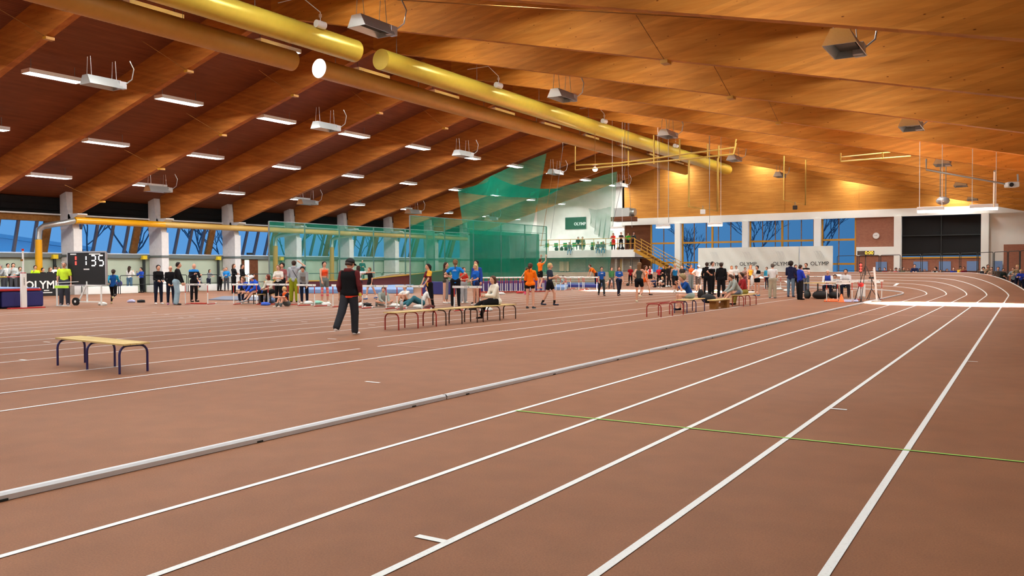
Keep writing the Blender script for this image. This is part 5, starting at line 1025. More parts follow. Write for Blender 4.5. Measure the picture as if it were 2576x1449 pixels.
    if tk == 'vest':
        pv = gr(tors[:3], .042)+[(nek-up*.055, nek-up*.06+rt*s*.12, .100, .085, .03) for s in (1, -1)]+[(pel, che, TW+.042, TW+.045, .03, Y_)]+[(pel, pel+np.array([0, 0, -.08]), TW+.05, TW+.05, .04, Y_), (J['Rh'], J['Lh'], .130, .130, .02)]; V, Fq = snet(pv, h, [(pel+np.array([0, 0, -.07]), (0, 0, -1.)), (nek-up*.01, up)]); npmesh('vest', [(V, Fq, 0)], [cloth((20, 20, 23))], root, S_)
        V, Fq = snet(gr(tors[:2], .03)+[(pel, pel+np.array([0, 0, -.12]), TW+.04, TW+.04, .04, Y_), (J['Rh'], J['Lh'], .126, .126, .02)], h, [(pel+np.array([0, 0, -.115]), (0, 0, -1.)), (pel+np.array([0, 0, -.03]), (0, 0, 1.))]); npmesh('shirt_hem', [(V, Fq, 0)], [cloth((225, 70, 45))], root, S_)
    # ---- lower garment
    bk, bc = bot[0], bot[1]
    if bk != 'none':
        bm = {'pants': .018, 'loose': .034, 'leggings': .012, 'shorts': .02, 'mini': .013, 'skirt': .012, 'knee': .026}[bk]; pb = [(pel-up*.0, pel+up*.08, TW+bm*.5, TW*.9+bm*.4, .04, Y_), (J['Rh'], J['Lh'], .080+bm, .080+bm, .04)]; clb = [(pel+up*(.11 if not fem else .13), up)]
        for n in 'RL':
            fr = {'shorts': .5, 'mini': .28, 'knee': .92}.get(bk)
            if bk == 'skirt': continue
            if fr: e = J[n+'h']+(J[n+'k']-J[n+'h'])*fr; pb += [(J[n+'h'], e, .080+bm, .066+bm+.004, .03)]; 
            else:
                lo = {'pants': .046, 'loose': .062, 'leggings': .036}[bk]; an = J[n+'a']-(J[n+'a']-J[n+'k'])*(.03 if bk != 'leggings' else .08); pb += [(J[n+'h'], J[n+'k'], .078+bm, .054+bm, .03), (J[n+'k'], an, .054+bm, lo+bm*.4, .02)]
        if bk == 'skirt': am = (J['Ra']+J['La'])/2; pb += [(pel-np.array([0, 0, .05]), am+np.array([0, 0, .12]), .15, .14, .05, Y_)]; clb.append((am+np.array([0, 0, .1]), (0, 0, -1.)))
        V, Fq = snet(pb, h, clb); mm_ = [cloth(bc)]; mi = 0
        npmesh({'pants': 'trousers', 'loose': 'trousers', 'leggings': 'leggings', 'shorts': 'shorts', 'mini': 'shorts', 'skirt': 'skirt', 'knee': 'shorts'}[bk], [(V, Fq, mi)], mm_, root, S_)
    # ---- shoes, socks
    for s, n in ((1, 'R'), (-1, 'L')):
        a, t_ = J[n+'a'], J[n+'t']; d = t_-a; sole = np.cross(nrm(d), np.array([1., 0, 0])); sole = sole if sole[2] < 0 else -sole
        bk_ = a+sole*.025-nrm(d)*.02; V, Fq = snet([(a+sole*.01, a+sole*.035-nrm(d)*.01, .04, .043, .02), (a+sole*.028, t_+sole*.002, .043, .032, .02)], min(h, .016)); npmesh('shoe', [(V, Fq, 0)], [cloth(shoes)], root, S_)
        if sock: V, Fq = snet([(a, a+(J[n+'k']-a)*.28, .043, .048, .02)], min(h, .02), []); npmesh('sock', [(V, Fq, 0)], [cloth(sock)], root, S_)
    # ---- hair and hats (head frame)
    hk, hc = hair; hm_ = mat('hair_%d_%d_%d' % tuple(hc), hc, .6, noise=.2, nscale=40, spec=.25) if hk != 'bald' else None; hh_ = min(h, .012)
    L = lambda x, y, z: hd+HR[:, 0]*x*hs+hf*y*hs+hup*z*hs; bk3 = -hf
    if hk != 'bald':
        pr = [(L(0, -.012, .035), L(0, -.03, .0), .099, .088, .02)]
        cl = [(L(0, .05, .062), nrm(hf-hup*.62))] if hk != 'fringe' else [(L(0, .07, .03), nrm(hf-hup*.9))]
        if hk in ('short', 'fringe', 'fade'): cl.append((L(0, 0, -.045), nrm(-hup+hf*.3)))
        if hk == 'curly': pr = [(L(0, -.03, .05), L(0, -.04, .03), .125, .12, .02)]
        if hk == 'cap': cl = [(L(0, 0, .022), -hup)]; pr = [(L(0, -.005, .035), L(0, -.015, .03), .105, .1, .01)]
        if hk in ('long', 'pony', 'braid', 'bob', 'bun'): cl.append((L(0, 0, -.05), nrm(-hup+hf*.45)))
        V, Fq = snet(pr, hh_, cl); P2 = [(V, Fq, 0)]
        ex = None
        if hk == 'long': ex = [(L(.045, -.055, .0), L(.05, -.07, -.30), .05, .03, .04), (L(-.045, -.055, .0), L(-.05, -.07, -.30), .05, .03, .04), (L(0, -.07, .0), L(0, -.09, -.33), .06, .035, .04)]
        if hk == 'bob': ex = [(L(.06, -.01, .0), L(.062, .0, -.09), .035, .03, .03), (L(-.06, -.01, .0), L(-.062, .0, -.09), .035, .03, .03), (L(0, -.06, .0), L(0, -.06, -.09), .055, .05, .03)]
        if hk == 'pony': ex = [(L(0, -.10, .05), L(0, -.125, .0), .032, .034, .02), (L(0, -.125, .0), L(0, -.12, -.22), .034, .012, .02)]
        if hk == 'braid': ex = [(L(0, -.09, -.02), L(0, -.10, -.34), .032, .018, .02)]
        if hk == 'bun': ex = [(L(0, -.10, .07), L(0, -.12, .075), .038, .036, .02)]
        if ex: V, Fq = snet(ex, hh_); P2.append((V, Fq, 0))
        if hk == 'cap':
            V, Fq = snet([(L(-.03, .09, .018), L(.03, .09, .018), .045, .045, .01, (hup, 4.0)), (L(0, .11, .012), L(0, .135, .008), .05, .045, .02, (hup, 4.0))], .008, []); P2.append((V, Fq, 0)); npmesh('cap', P2, [hm_], root, S_)
            V, Fq = snet([(L(0, -.015, .0), L(0, -.03, -.01), .094, .086, .02)], hh_, [(L(0, .02, 0), nrm(hf-hup*.1)), (L(0, 0, -.045), -hup), (L(0, 0, .03), hup)]); npmesh('hair', [(V, Fq, 0)], [mat('hair_50_34_26', (50, 34, 26), .6)], root, S_)
        else: npmesh('hair', P2, [hm_], root, S_)
    tr = lambda p: Vector(p)*S_
    if extra: extra(root, J, tr, dict(up=up, fw=fw, rt=rt, nek=nek, pel=pel, che=che, hd=hd, hf=hf, hup=hup, R=HR))
    NP_[0] += 1; return root, J, S_
def std(lb, u, v, vt, face, pose, top, bot, hair, **kw):     # a standing figure: feet pixel, head-top row
    p = fl(u, v, kw.pop('z', 0)); Hh = min(2.0, max(1.15, dist(p)*(v-vt)/F)); 
    hf = kw.pop('hf', 1.0); return person(lb, p, Hh*hf, face, pose, top, bot, hair, **kw)
def glasses(root, J, tr, f):
    b_ = MB(); c = Vector(f['hd']+f['hf']*.088+f['hup']*.004); R_ = Vector(f['R'][:, 0])
    for s in (-1, 1): b_.tube([tr(c+R_*s*.03+Vector(f['hf'])*.002), tr(c+R_*s*.03+Vector(f['hf'])*.006)], .014, 10)
    b_.tube([tr(c-R_*.05), tr(c+R_*.05)], .004, 4); b_.build('glasses', 'black', root)
def wristband(col):
    def g(root, J, tr, f):
        for t_, r in ((.85, .032), (.75, .034)): a = Vector(J['Re'])+(Vector(J['Rw'])-Vector(J['Re']))*t_; d = (Vector(J['Rw'])-Vector(J['Re'])).normalized(); MB().tube([tr(a-d*.012), tr(a+d*.012)], r*1.0, 12, cap=False).build('wristband', mat('wb_yellow', col, .5), root)
        c = Vector(f['hd']); 
        m_ = MB(); p = Vector(J['Rs'])+(Vector(J['Re'])-Vector(J['Rs']))*.45+Vector((.075, 0, .0)); m_.box(tr(p), (.012, .07, .045)); m_.build('sleeve_badge', 'white', root)
        s = MB(); s.tube([tr(c+Vector(f['hf'])*.03-Vector(f['hup'])*.075), tr(c+Vector(f['hf'])*.07-Vector(f['hup'])*.085)], .045, 12).build('beard', mat('beard', (120, 70, 50), .8), root) if False else None
    return g
def tapes(root, J, tr, f):
    for n in 'RL':
        a, b_ = Vector(J[n+'k']), Vector(J[n+'a']); h_ = Vector(J[n+'h']); MB().tube([tr(a.lerp(h_, .25)), tr(a), tr(a.lerp(b_, .5))], [.062, .056, .057], 12, cap=False).build('leg_tape', mat('pink_tape', (225, 85, 110), .7), root)
def backtext(root, J, tr, f):
    m_ = MB(); c = Vector(f['che']+f['up']*.03-f['fw']*.118); R_ = Vector(f['rt']); U_2 = Vector(f['up'])
    for r, xs in ((.02, (-.05, -.03, .0, .025)), (-.015, (-.085, -.06, -.035, -.01, .015, .04))):
        for x in xs: m_.box(tr(c+R_*x+U_2*r), (.018, .012, .02))
    m_.build('lettering', 'white', root)
def chesttext(root, J, tr, f):
    m_ = MB(); c = Vector(f['che']+f['up']*.05+f['fw']*.118); R_ = Vector(f['rt']); U_2 = Vector(f['up'])
    for r in (.02, -.01): m_.box(tr(c+U_2*r), (.12, .014, .018))
    m_.build('lettering', 'white', root)
def sling(root, J, tr, f):
    a = Vector(f['nek']-f['rt']*.08+f['fw']*.02); b_ = Vector(f['pel']+f['rt']*.18-f['fw']*.04); m = Vector(f['che']-f['fw']*.14); MB().tube([tr(a), tr(m), tr(b_)], .014, 6).build('bag_strap', 'black', root); MB().blob(tr(b_), (.12, .07, .1), n=12).build('shoulder_bag', 'black', root)
def item(kind):
    def g(root, J, tr, f):
        w_ = Vector(J['Rw'])+(Vector(J['Rw'])-Vector(J['Re'])).normalized()*.09
        if kind == 'phone': MB().box(tr(w_), (.07, .012, .14)).build('phone', 'black', root)
        if kind == 'paper': MB().box(tr(w_), (.2, .02, .28)).build('paper', 'white', root)
        if kind == 'towel': MB().blob(tr(w_-Vector((0, 0, .12))), (.1, .06, .28), n=10, seed=3, rough=.1).build('towel', 'white', root)
        if kind == 'cup': MB().lathe(tr(w_), [(0, 0), (.03, 0), (.035, .08)], 10).build('snack', 'cardboard', root)
    return g
def item(kind, lb):
    def g(root, J, tr, f):
        d = (Vector(J['Rw'])-Vector(J['Re'])).normalized(); w_ = Vector(J['Rw'])+d*.09; c = Vector((0, 0, 0)); b_ = MB(); w2 = tr(w_)
        nm, mt, cat = {'phone': ('phone', 'black', 'phone'), 'paper': ('paper', 'white', 'paper'), 'towel': ('towel', 'white', 'towel'), 'snack': ('snack', 'cardboard', 'food'), 'cup': ('cup', 'cardboard', 'cup')}[kind]
        if kind == 'phone': b_.box(c, (.07, .012, .14))
        elif kind == 'paper': b_.box(c, (.2, .02, .28))
        elif kind == 'towel': b_.blob(Vector((0, 0, -.12)), (.1, .06, .28), n=10, seed=3, rough=.1)
        else: b_.lathe(c-Vector((0, 0, .03)), [(0, 0), (.025, 0), (.03, .07), (0, .075)], 10)
        o = b_.build(nm, mt); Mw = Matrix.Translation(root.location) @ Matrix.Rotation(root.rotation_euler.z, 4, 'Z'); o.location = Mw @ w2; o.rotation_euler = root.rotation_euler; tag(o, lb, cat)
    return g
def both(*fs):
    def g(*a):
        for f in fs: f(*a)
    return g
def wal(lb, u, vt, ax, val, face, pose, top, bot, hair, Hc=1.7, **kw):
    p = at(u, vt, ax, val); Hh = min(Hc, p.z) if kw.pop('stand', True) else Hc; return person(lb, (p.x, p.y, p.z-Hh if p.z-Hh > .02 else 0), Hh, face, pose, top, bot, hair, **kw)
BK, NV, WH, GY, DG = (22, 22, 25), (26, 30, 48), (232, 234, 230), (150, 155, 156), (70, 74, 80)
DH, BH, LB, BL, GH, RH, BH2 = (30, 22, 20), (75, 48, 32), (120, 88, 58), (205, 175, 120), (150, 145, 140), (110, 48, 34), (55, 36, 26)
# ---- foreground man
def man_extra(root, J, tr, f):
    wristband((220, 215, 60))(root, J, tr, f)
person('man in a black cap, black vest and maroon hoodie striding in white socks', fl(872, 843), 1.76, 152, 'walk2', ('vest', (96, 38, 40)), ('loose', (44, 46, 52)), ('cap', (20, 20, 22)), (236, 236, 236), fat=1.12, hh=.0115, pushed=1, hy=30, hp=14, extra=man_extra,
       Rt=(.03, .12, -1), Rs=(0, .0, -1), Lt=(.04, -.42, -1), Ls=(0, -.75, -1), Lu=(.2, -.12, -1), Lf=(0, .12, -1), Ru=(.22, .05, -1), Rf=(0, .12, -1), curl=.8)
# ---- cream hoodie girl on bench
person('girl in a cream hoodie and black leggings sitting on the bench row', (-12.9, 20.05, 0), 1.66, -62, 'sitcross', ('hoodie', (226, 222, 206)), ('pants', BK), ('long', BH), (40, 42, 46), fem=True, pz=.57, lean=12, hy=-8, hh=.014)
# ---- group left of centre
std('tall dark haired woman in a black sweater and navy trousers with white shoes', 399, 765, 664, 20, 'hold', ('long', BK), ('pants', NV), ('pony', DH), shoes=(235, 235, 235), fem=True)
std('bald person in a black sweater holding a white string before the hurdle row', 430, 766, 666, 5, 'clasp', ('long', BK), ('pants', NV), ('bald', (0, 0, 0)), shoes=(150, 90, 150), extra=glasses)
std('black haired man in a black sweater and light blue jeans leaning on a hurdle', 443, 767, 656, 78, 'lean2', ('long', BK), ('loose', (150, 178, 192)), ('short', DH), shoes=(40, 40, 44), lean=8, side=0, Lt=(.03, .02, -1), Rt=(.03, .2, -1), Ls=(0, -.16, -1), Rs=(0, -.1, -1))
std('bald man in a black jacket over a blue shirt standing behind the hurdle', 488, 759, 660, 35, 'phone', ('long', (28, 30, 40), (40, 130, 210)), ('pants', BK), ('bald', (0, 0, 0)), extra=item('phone', 'small black phone held by the bald man behind the hurdle'))
# left side judge, runner
std('judge in a bright yellow shirt and dark trousers standing by the scoreboard', 163, 768, 656, -12, 'stand', ('tee', (205, 240, 60)), ('loose', (58, 60, 70)), ('short', GH), shoes=(110, 120, 140), extra=glasses, fat=1.12)
std('girl running away in a blue vest and teal sleeves with black leggings', 283, 764, 672, 165, 'run', ('long', (25, 80, 150), (40, 150, 190), 'sleeves'), ('leggings', BK), ('pony', BH2), shoes=(200, 190, 140), fem=True)
person('person in an all black coat half hidden behind the scoreboard', at(189, 738, 2, 0)+Vector((0, 0, 0)), 1.72, 60, 'stand', ('coat', BK), ('pants', BK), ('short', DH))
# left spectators behind the barrier
A_ = 0
for lb, u, vt, fc, ps, tp, hr, X in (
 ('man with grey hair and grey jacket leaning left at the left edge', 8, 663, -60, 'rail', ('long', GY), ('short', GH), -47.9), ('dark haired spectator in a white top behind the leaning man', 19, 661, 30, 'stand', ('long', WH), ('bun', DH), -48.6),
 ('girl in a big pale grey hoodie behind the high jump mat', 33, 660, 10, 'face', ('hoodie', (180, 190, 190)), ('long', DH), -47.2), ('spectator peeking out behind the high jump upright', 50, 669, 15, 'stand', ('long', (165, 170, 172)), ('short', BH), -48.4),
 ('man in a bright lime jacket resting his cheek on his hand', 88, 666, 20, 'face', ('long', (195, 235, 40)), ('short', BH2), -48), ('dark haired spectator right behind the woman with long brown hair', 107, 672, 40, 'stand', ('long', BK), ('short', DH), -48.9),
 ('woman with long brown hair and black jacket behind the advertising board', 121, 670, 50, 'rail', ('long', (34, 34, 36)), ('long', LB), -47.9), ('man in a black cap and white shirt behind the advertising board', 138, 665, 20, 'stand', ('long', WH), ('cap', BK), -48.7),
 ('man with glasses and black sweater leaning beside the yellow shirted judge', 146, 669, 15, 'rail', ('long', BK), ('fade', LB), -47.8)):
    wal(lb, u, vt, 0, X, fc, ps, tp, ('pants', DG), hr, fem=hr[0] == 'long', child=0)
for lb, u, v, vt, fc, ps, tp, bt, hr, kw in (
 ('small child in white and blue sitting on the white bench behind the railing', 302, 732, 678, 30, 'sitlean', ('tee', WH), ('shorts', (60, 60, 90)), ('short', BH), dict(H=1.35)),
 ('woman with long brown hair, white sweater and blue jeans facing the wall', 326, 737, 668, 150, 'face', ('long', (226, 222, 220)), ('pants', (70, 100, 125)), ('long', BH2), {}),
 ('man in a royal blue jacket holding his hand at his mouth', 357, 736, 671, -60, 'face', ('long', (40, 80, 190)), ('pants', BK), ('short', DH), {}),
 ('dark haired woman in grey sitting behind the railing by the bald man', 503, 731, 673, -20, 'sit', ('long', GY), ('pants', DG), ('long', DH), dict(H=1.65)),
 ('child in a blue vest sitting in front of the woman in grey', 500, 736, 694, -30, 'sit', ('tank', (50, 70, 150)), ('shorts', NV), ('short', BH), dict(H=1.3)),
 ('dark haired woman in grey leaning on the railing', 525, 731, 676, 40, 'rail', ('long', (120, 124, 132)), ('pants', NV), ('long', DH), {}),
 ('man in a light grey shirt leaning forward on the railing', 553, 732, 667, 50, 'lean', ('long', (165, 170, 168)), ('pants', BK), ('short', GH), dict(lean=30)),
 ('person with folded arms in a bright blue jacket by the railing', 570, 732, 671, -10, 'cross', ('long', (40, 130, 200)), ('pants', DG), ('short', LB), {}),
 ('woman with very long brown hair in a black coat near the lit doorway', 588, 738, 662, 60, 'cross', ('long', BK), ('pants', BK), ('long', BH), {}),
 ('woman with a long dark braid in black right beside the lit doorway', 609, 738, 663, 60, 'hold', ('long', BK), ('pants', BK), ('braid', DH), {}),
 ('dark haired person in black sitting right below the lit doorway', 631, 740, 679, 70, 'sit', ('long', BK), ('pants', BK), ('short', DH), dict(H=1.6))):
    kw = dict(kw); Hs = kw.pop('H', None); fm = hr[0] in ('long', 'braid')
    if Hs: p = fl(u, v); person(lb, p, Hs, fc, ps, tp, bt, hr, fem=fm, **kw)
    else: std(lb, u, v, vt, fc, ps, tp, bt, hr, fem=fm, **kw)
wal('person standing in dark green far behind the netting with folded arms', 911, 652, 0, -47.5, 10, 'cross', ('long', (30, 70, 70)), ('pants', (30, 60, 70)), ('short', BH2), Hc=1.8)
# middle row, seated and standing by the hurdles
def seat_box(lb, u, v, hgt=.42): q = fl(u, v); o = MB().box((0, 0, hgt-.03), (.36, .36, .05)).build('seat', 'plank_wood') if False else None
def stool(lb, p, h=.43):
    t = thing('stool', lb, 'stool', (p[0], p[1], 0), 0, 'small stools used by seated people'); MB().box((0, 0, h-.02), (.38, .38, .04)).build('seat', 'plank_wood', t); each((lambda b: [b.tube([(x, y, 0), (x, y, h-.04)], .015, 6) for x in (-.16, .16) for y in (-.16, .16)] and b)(MB()), 'leg', 'leg_brown', t)
def sitp(lb, u, v, H_, fc, ps, tp, bt, hr, st=None, **kw):
    p = fl(u, v)
    if st: stool(st, p, .44)
    return person(lb, p, H_, fc, ps, tp, bt, hr, **kw)
sitp('blonde bob haired woman in a blue jacket resting her chin on her hand', 625, 763, 1.62, -50, 'sitchin', ('long', (40, 75, 180)), ('pants', NV), ('bob', LB), 'stool under the blonde bob haired woman', fem=True, shoes=(200, 200, 205))
sitp('man in a white cap and royal blue hoodie bending over his phone', 652, 765, 1.74, -55, 'sitlean', ('hoodie', (42, 88, 205)), ('pants', NV), ('cap', (238, 238, 238)), 'stool under the man in the white cap', shoes=(170, 175, 180))
sitp('auburn haired woman in a beige sweater sitting behind the third hurdle', 681, 764, 1.66, -35, 'sit', ('long', (206, 200, 178)), ('loose', BK), ('bob', RH), 'stool under the auburn haired woman', fem=True, hy=60)
std('girl in a white shirt with folded arms and black leggings behind the third hurdle', 702, 765, 664, -30, 'cross', ('tee', (226, 224, 216)), ('pants', BK), ('pony', LB), fem=True, side=-.0)
std('man in a grey hoodie and olive trousers with a shoulder bag seen from behind', 740, 760, 653, 165, 'hair1', ('hoodie', (165, 172, 180)), ('loose', (140, 148, 30)), ('short', BH2), extra=sling, shoes=BK)
std('dark curly haired person standing behind the man in the grey hoodie', 711, 752, 660, -20, 'stand', ('long', (150, 90, 90)), ('pants', BK), ('curly', DH), fem=True)
std('girl in a grey hoodie with dark ponytail bent over the fourth hurdle', 766, 763, 668, -8, 'lean', ('hoodie', (150, 156, 158)), ('pants', NV), ('pony', DH), shoes=WH, fem=True, hf=1.09, hem=.06)
sitp('boy in an orange and black shirt and grey trousers sitting on the track', 722, 771, 1.5, -52, 'floor', ('tee', (225, 95, 35), (30, 32, 45), 'sleeves'), ('loose', (92, 98, 98)), ('short', BL), shoes=WH, hy=70)
std('smiling girl in an orange crop top and grey shorts with pink leg tapes', 816, 761, 655, 25, 'walk', ('crop', (238, 84, 45)), ('shorts', (110, 120, 118)), ('pony', DH), shoes=(225, 222, 205), fem=True, extra=tapes, Rt=(.06, .1, -1), Rs=(0, -.05, -1), Lt=(.12, -.0, -1), Ls=(.05, -.1, -1))
std('woman in a white shirt holding out her arm behind the man in the cap', 902, 757, 666, 165, 'stand', ('tee', (228, 232, 236)), ('pants', (34, 34, 44)), ('long', BH2), shoes=WH, fem=True, Ru=(1, .1, .0), Rf=(1, .1, .0))
std('boy in black shirt and shorts striding with one arm stretched left', 934, 753, 670, -62, 'point', ('tee', BK), ('shorts', BK), ('short', LB), shoes=(70, 110, 170), sock=WH, Ru=(.7, .8, .0), Rf=(.5, 1, .0), Lt=(.04, -.45, -1), Ls=(0, -.4, -1), Rt=(.05, .25, -1), Rs=(0, .1, -1), hy=0)
sitp('child in a grey camouflage hoodie sitting cross-legged behind the hurdle', 961, 770, 1.5, 20, 'floorx', ('hoodie', (150, 160, 152)), ('loose', (165, 170, 165)), ('short', BH), hy=30, shoes=WH)
sitp('boy in a white shirt and black shorts sitting with arms on his knees', 1024, 766, 1.55, -45, 'floor', ('tee', WH), ('shorts', BK), ('short', LB), shoes=WH)
sitp('person in a white shirt and teal jeans leaning back on one arm', 1062, 771, 1.6, -80, 'recline', ('tee', WH), ('loose', (58, 112, 125)), ('short', BH), shoes=(226, 228, 230))
std('girl in a maroon and yellow shirt leaning on the end of a hurdle', 1088, 775, 660, -62, 'lean2', ('tee', (110, 35, 45), (232, 178, 60), 'split'), ('leggings', BK), ('pony', DH), shoes=BK, fem=True, lean=4, Lt=(.0, -.12, -1), Rt=(.0, -.25, -1), Ls=(0, -.1, -1), Rs=(0, -.3, -1), Lu=(.05, .45, -1), Ru=(.05, .45, -1), Lf=(-.2, .5, -.8), Rf=(-.2, .5, -.8))
std('woman with waist long dark hair, dark top and long grey skirt', 1121, 763, 657, 65, 'cross', ('tee', (66, 66, 56)), ('skirt', (140, 140, 142)), ('long', BH2), shoes=WH, fem=True)
std('woman in a blue shirt and black trousers with hands on her hips, seen from behind', 1146, 770, 650, 175, 'hips', ('tee', (25, 125, 215)), ('pants', BK), ('pony', LB), shoes=BK, fem=True, extra=backtext, fat=1.05)
std('girl with a red top and pale grey trousers behind the hands-on-hips woman', 1166, 762, 670, 40, 'cross', ('tee', (205, 55, 40)), ('loose', (170, 176, 180)), ('bun', BH), shoes=WH, fem=True)
std('blonde long haired girl in a blue shirt with bare legs behind a hurdle', 1198, 768, 662, -55, 'hold', ('tee', (30, 100, 200)), ('mini', (36, 40, 80)), ('long', BL), shoes=WH, fem=True)
std('dark haired man in a blue jacket standing behind the blonde girl', 1200, 764, 652, -40, 'stand', ('long', (40, 70, 160)), ('pants', BK), ('short', DH), shoes=BK)
std('girl in an orange hoodie with a long ponytail and bare legs, seen from behind', 1334, 776, 659, 158, 'face', ('hoodie', (250, 120, 20)), ('mini', BK), ('pony', BH), shoes=(60, 66, 72), fem=True, Ru=(.2, .3, -1), Rf=(-.4, .9, .0), Lu=(.2, .2, -1), Lf=(-.4, .8, .0))
std('girl in a black top with bright pink socks left of the orange hoodie', 1325, 741, 671, 150, 'stand', ('tank', BK), ('leggings', BK), ('pony', BH), shoes=(230, 120, 150), fem=True, sock=(240, 70, 130), Lu=(.6, -.2, -.9), Lf=(.5, 0, -1))
p = fl(1359, 745); person('boy in an orange shirt and black shorts jumping with raised hands', p, 1.62, 130, 'jump', ('tee', (250, 120, 25)), ('shorts', BK), ('fade', BH), shoes=(220, 150, 120), pz=1.36, child=0)
std('blond boy in a navy shirt and black shorts walking and eating', 1380, 768, 657, 72, 'eat', ('tee', (42, 50, 68)), ('shorts', BK), ('fringe', BL), shoes=(45, 58, 78), sock=BK, extra=item('snack', 'snack in the hand of the blond walking boy'), Lt=(.02, .42, -1), Ls=(0, .0, -1), Rt=(.02, -.22, -1), Rs=(0, -.5, -1))
std('man in an orange shirt bending down near the block wall', 1500, 722, 672, -70, 'bend', ('tee', (245, 115, 30)), ('pants', NV), ('short', BH), hf=1.28, lean=42, fat=1.15)
std('girl in a blue shirt with dark trousers walking, left one of the pair', 1513, 744, 668, 12, 'walk', ('tee', (38, 90, 175)), ('pants', (36, 44, 50)), ('bun', DH), fem=True, extra=chesttext)
std('green jacketed person behind the left girl in blue shirt', 1538, 727, 670, 20, 'walk', ('long', (40, 95, 60)), ('pants', (60, 66, 70)), ('short', BH))
std('girl in a blue shirt with navy trousers walking, right one of the pair', 1556, 744, 668, 22, 'walk2', ('tee', (38, 90, 175)), ('pants', NV), ('bob', BH), fem=True, extra=chesttext, Ru=(.1, .2, -1), Rf=(-.5, .8, -.1))
sitp('person in pale pink sitting on the floor by the block wall', 1537, 725, 1.5, -30, 'floor', ('tee', (215, 180, 175)), ('leggings', (190, 150, 140)), ('short', BH))
sitp('person in a pale grey shirt sitting on the landing mat', 1413, 722, 1.7, 60, 'floor', ('tee', (150, 165, 158)), ('pants', (110, 118, 118)), ('short', BH2))
std('slim girl in a dark red shirt and black leggings by the block wall', 1586, 718, 668, 0, 'stand2', ('tee', (150, 30, 35)), ('leggings', BK), ('pony', (200, 190, 180)), fem=True)
std('girl in an olive tank top running away with flying brown hair', 1606, 760, 657, 160, 'run', ('tank', (60, 66, 62)), ('shorts', BK), ('long', LB), shoes=(225, 220, 190), fem=True, Lt=(.03, .1, -1), Ls=(0, -.05, -1), Rt=(.03, .5, -1), Rs=(0, -.9, -.6))
std('girl in an orange top with bare legs walking right of the runner', 1622, 742, 664, 60, 'walk', ('tank', (250, 110, 30)), ('mini', (235, 105, 35)), ('bun', BH), shoes=BK, fem=True, fat=1.05)
std('woman in a red and white jacket standing in the crowd', 1636, 722, 667, -30, 'cross', ('long', (200, 60, 60), (230, 230, 230), 'sleeves'), ('shorts', BK), ('pony', BH2), shoes=WH, fem=True)
std('girl in a pinkish red shirt below the staircase', 1658, 722, 668, 10, 'stand', ('tee', (200, 50, 60)), ('pants', BK), ('bun', BH), fem=True)
std('dark clothed person right of the girl in red below the staircase', 1669, 722, 667, -15, 'cross', ('long', BK), ('pants', BK), ('long', DH), fem=True)
std('tall person all in black below the end of the staircase', 1683, 722, 665, 30, 'stand', ('coat', (34, 28, 28)), ('pants', BK), ('short', DH))
sitp('boy in navy sitting on the floor with legs stretched', 1647, 724, 1.5, -40, 'floor', ('tee', (45, 55, 90)), ('shorts', NV), ('short', BH), Lt=(.1, 1, .1), Ls=(0, 1, -.25), shoes=WH)
sitp('boy in white and black sitting on the floor beside the boy in navy', 1668, 723, 1.5, -30, 'floor', ('long', WH, BK, 'split'), ('pants', BK), ('short', BL), shoes=WH)
std('boy in a bright blue singlet with a white number and black shorts', 1697, 737, 660, 20, 'walk2', ('tank', (35, 120, 175)), ('knee', BK), ('fringe', BL), shoes=WH, sock=WH, extra=chesttext)
std('man in a black shirt and grey trousers behind the boy in blue singlet', 1717, 728, 665, -40, 'hold', ('tee', (30, 30, 32)), ('loose', (140, 144, 142)), ('short', BH2), shoes=WH)
std('person in an orange shirt and grey trousers with crossed arms in the crowd', 1738, 727, 664, 45, 'cross', ('tee', (235, 105, 45)), ('loose', (130, 140, 140)), ('bun', LB), fem=True)
std('heavy man in a white shirt and black shorts seen from behind', 1757, 734, 665, 172, 'hips', ('tee', (228, 232, 236)), ('knee', BK), ('short', DH), fat=1.2)
std('man with a black hoodie standing back to back in the crowd', 1778, 741, 658, 165, 'stand', ('hoodie', (24, 25, 28)), ('pants', BK), ('short', BH2), shoes=BK)
std('man in a black vest over white with one hand on his hip', 1791, 741, 656, 60, 'hip1', ('tee', BK, (220, 222, 224), 'low'), ('pants', BK), ('short', BH2))
std('broad person in a black hoodie walking away in the crowd', 1814, 748, 659, 170, 'stand2', ('hoodie', (20, 21, 24)), ('loose', BK), ('short', BH2), shoes=BK, fat=1.15)
std('girl in a white shirt and dark trousers right of the black hoodies', 1840, 730, 667, 25, 'stand', ('tee', WH), ('pants', (48, 44, 46)), ('bob', LB), fem=True)
std('dark haired girl in white behind the stretching person', 1852, 724, 667, 0, 'stand', ('tee', WH), ('pants', BK), ('short', DH), fem=True)
std('person in brown stretching forward with outstretched arms', 1862, 731, 676, 70, 'bend', ('long', (96, 78, 70)), ('pants', (110, 96, 90)), ('short', LB), hf=1.25, Lu=(.1, 1, .2), Lf=(0, 1, .1), Ru=(.1, 1, .2), Rf=(0, 1, .1))
std('girl in a pale top in the crowd left of the girl in yellow', 1874, 724, 671, 10, 'stand', ('tee', (190, 150, 140)), ('pants', (120, 80, 90)), ('bun', BH2), fem=True)
std('girl in a yellow tank top with long hair in the crowd', 1888, 732, 664, 15, 'stand', ('tank', (235, 190, 60)), ('mini', (60, 50, 50)), ('long', LB), fem=True)
std('girl in black shorts holding a white towel to her chest', 1905, 744, 666, -40, 'hold', ('tee', (225, 225, 222), BK, 'split'), ('mini', BK), ('bun', DH), shoes=(80, 150, 190), fem=True, extra=item('towel', 'white towel held by the girl in black shorts'))
std('person in a turquoise top standing behind the white hurdle board', 1929, 727, 670, -30, 'stand', ('long', (50, 155, 190)), ('pants', NV), ('bun', BH), fem=True)
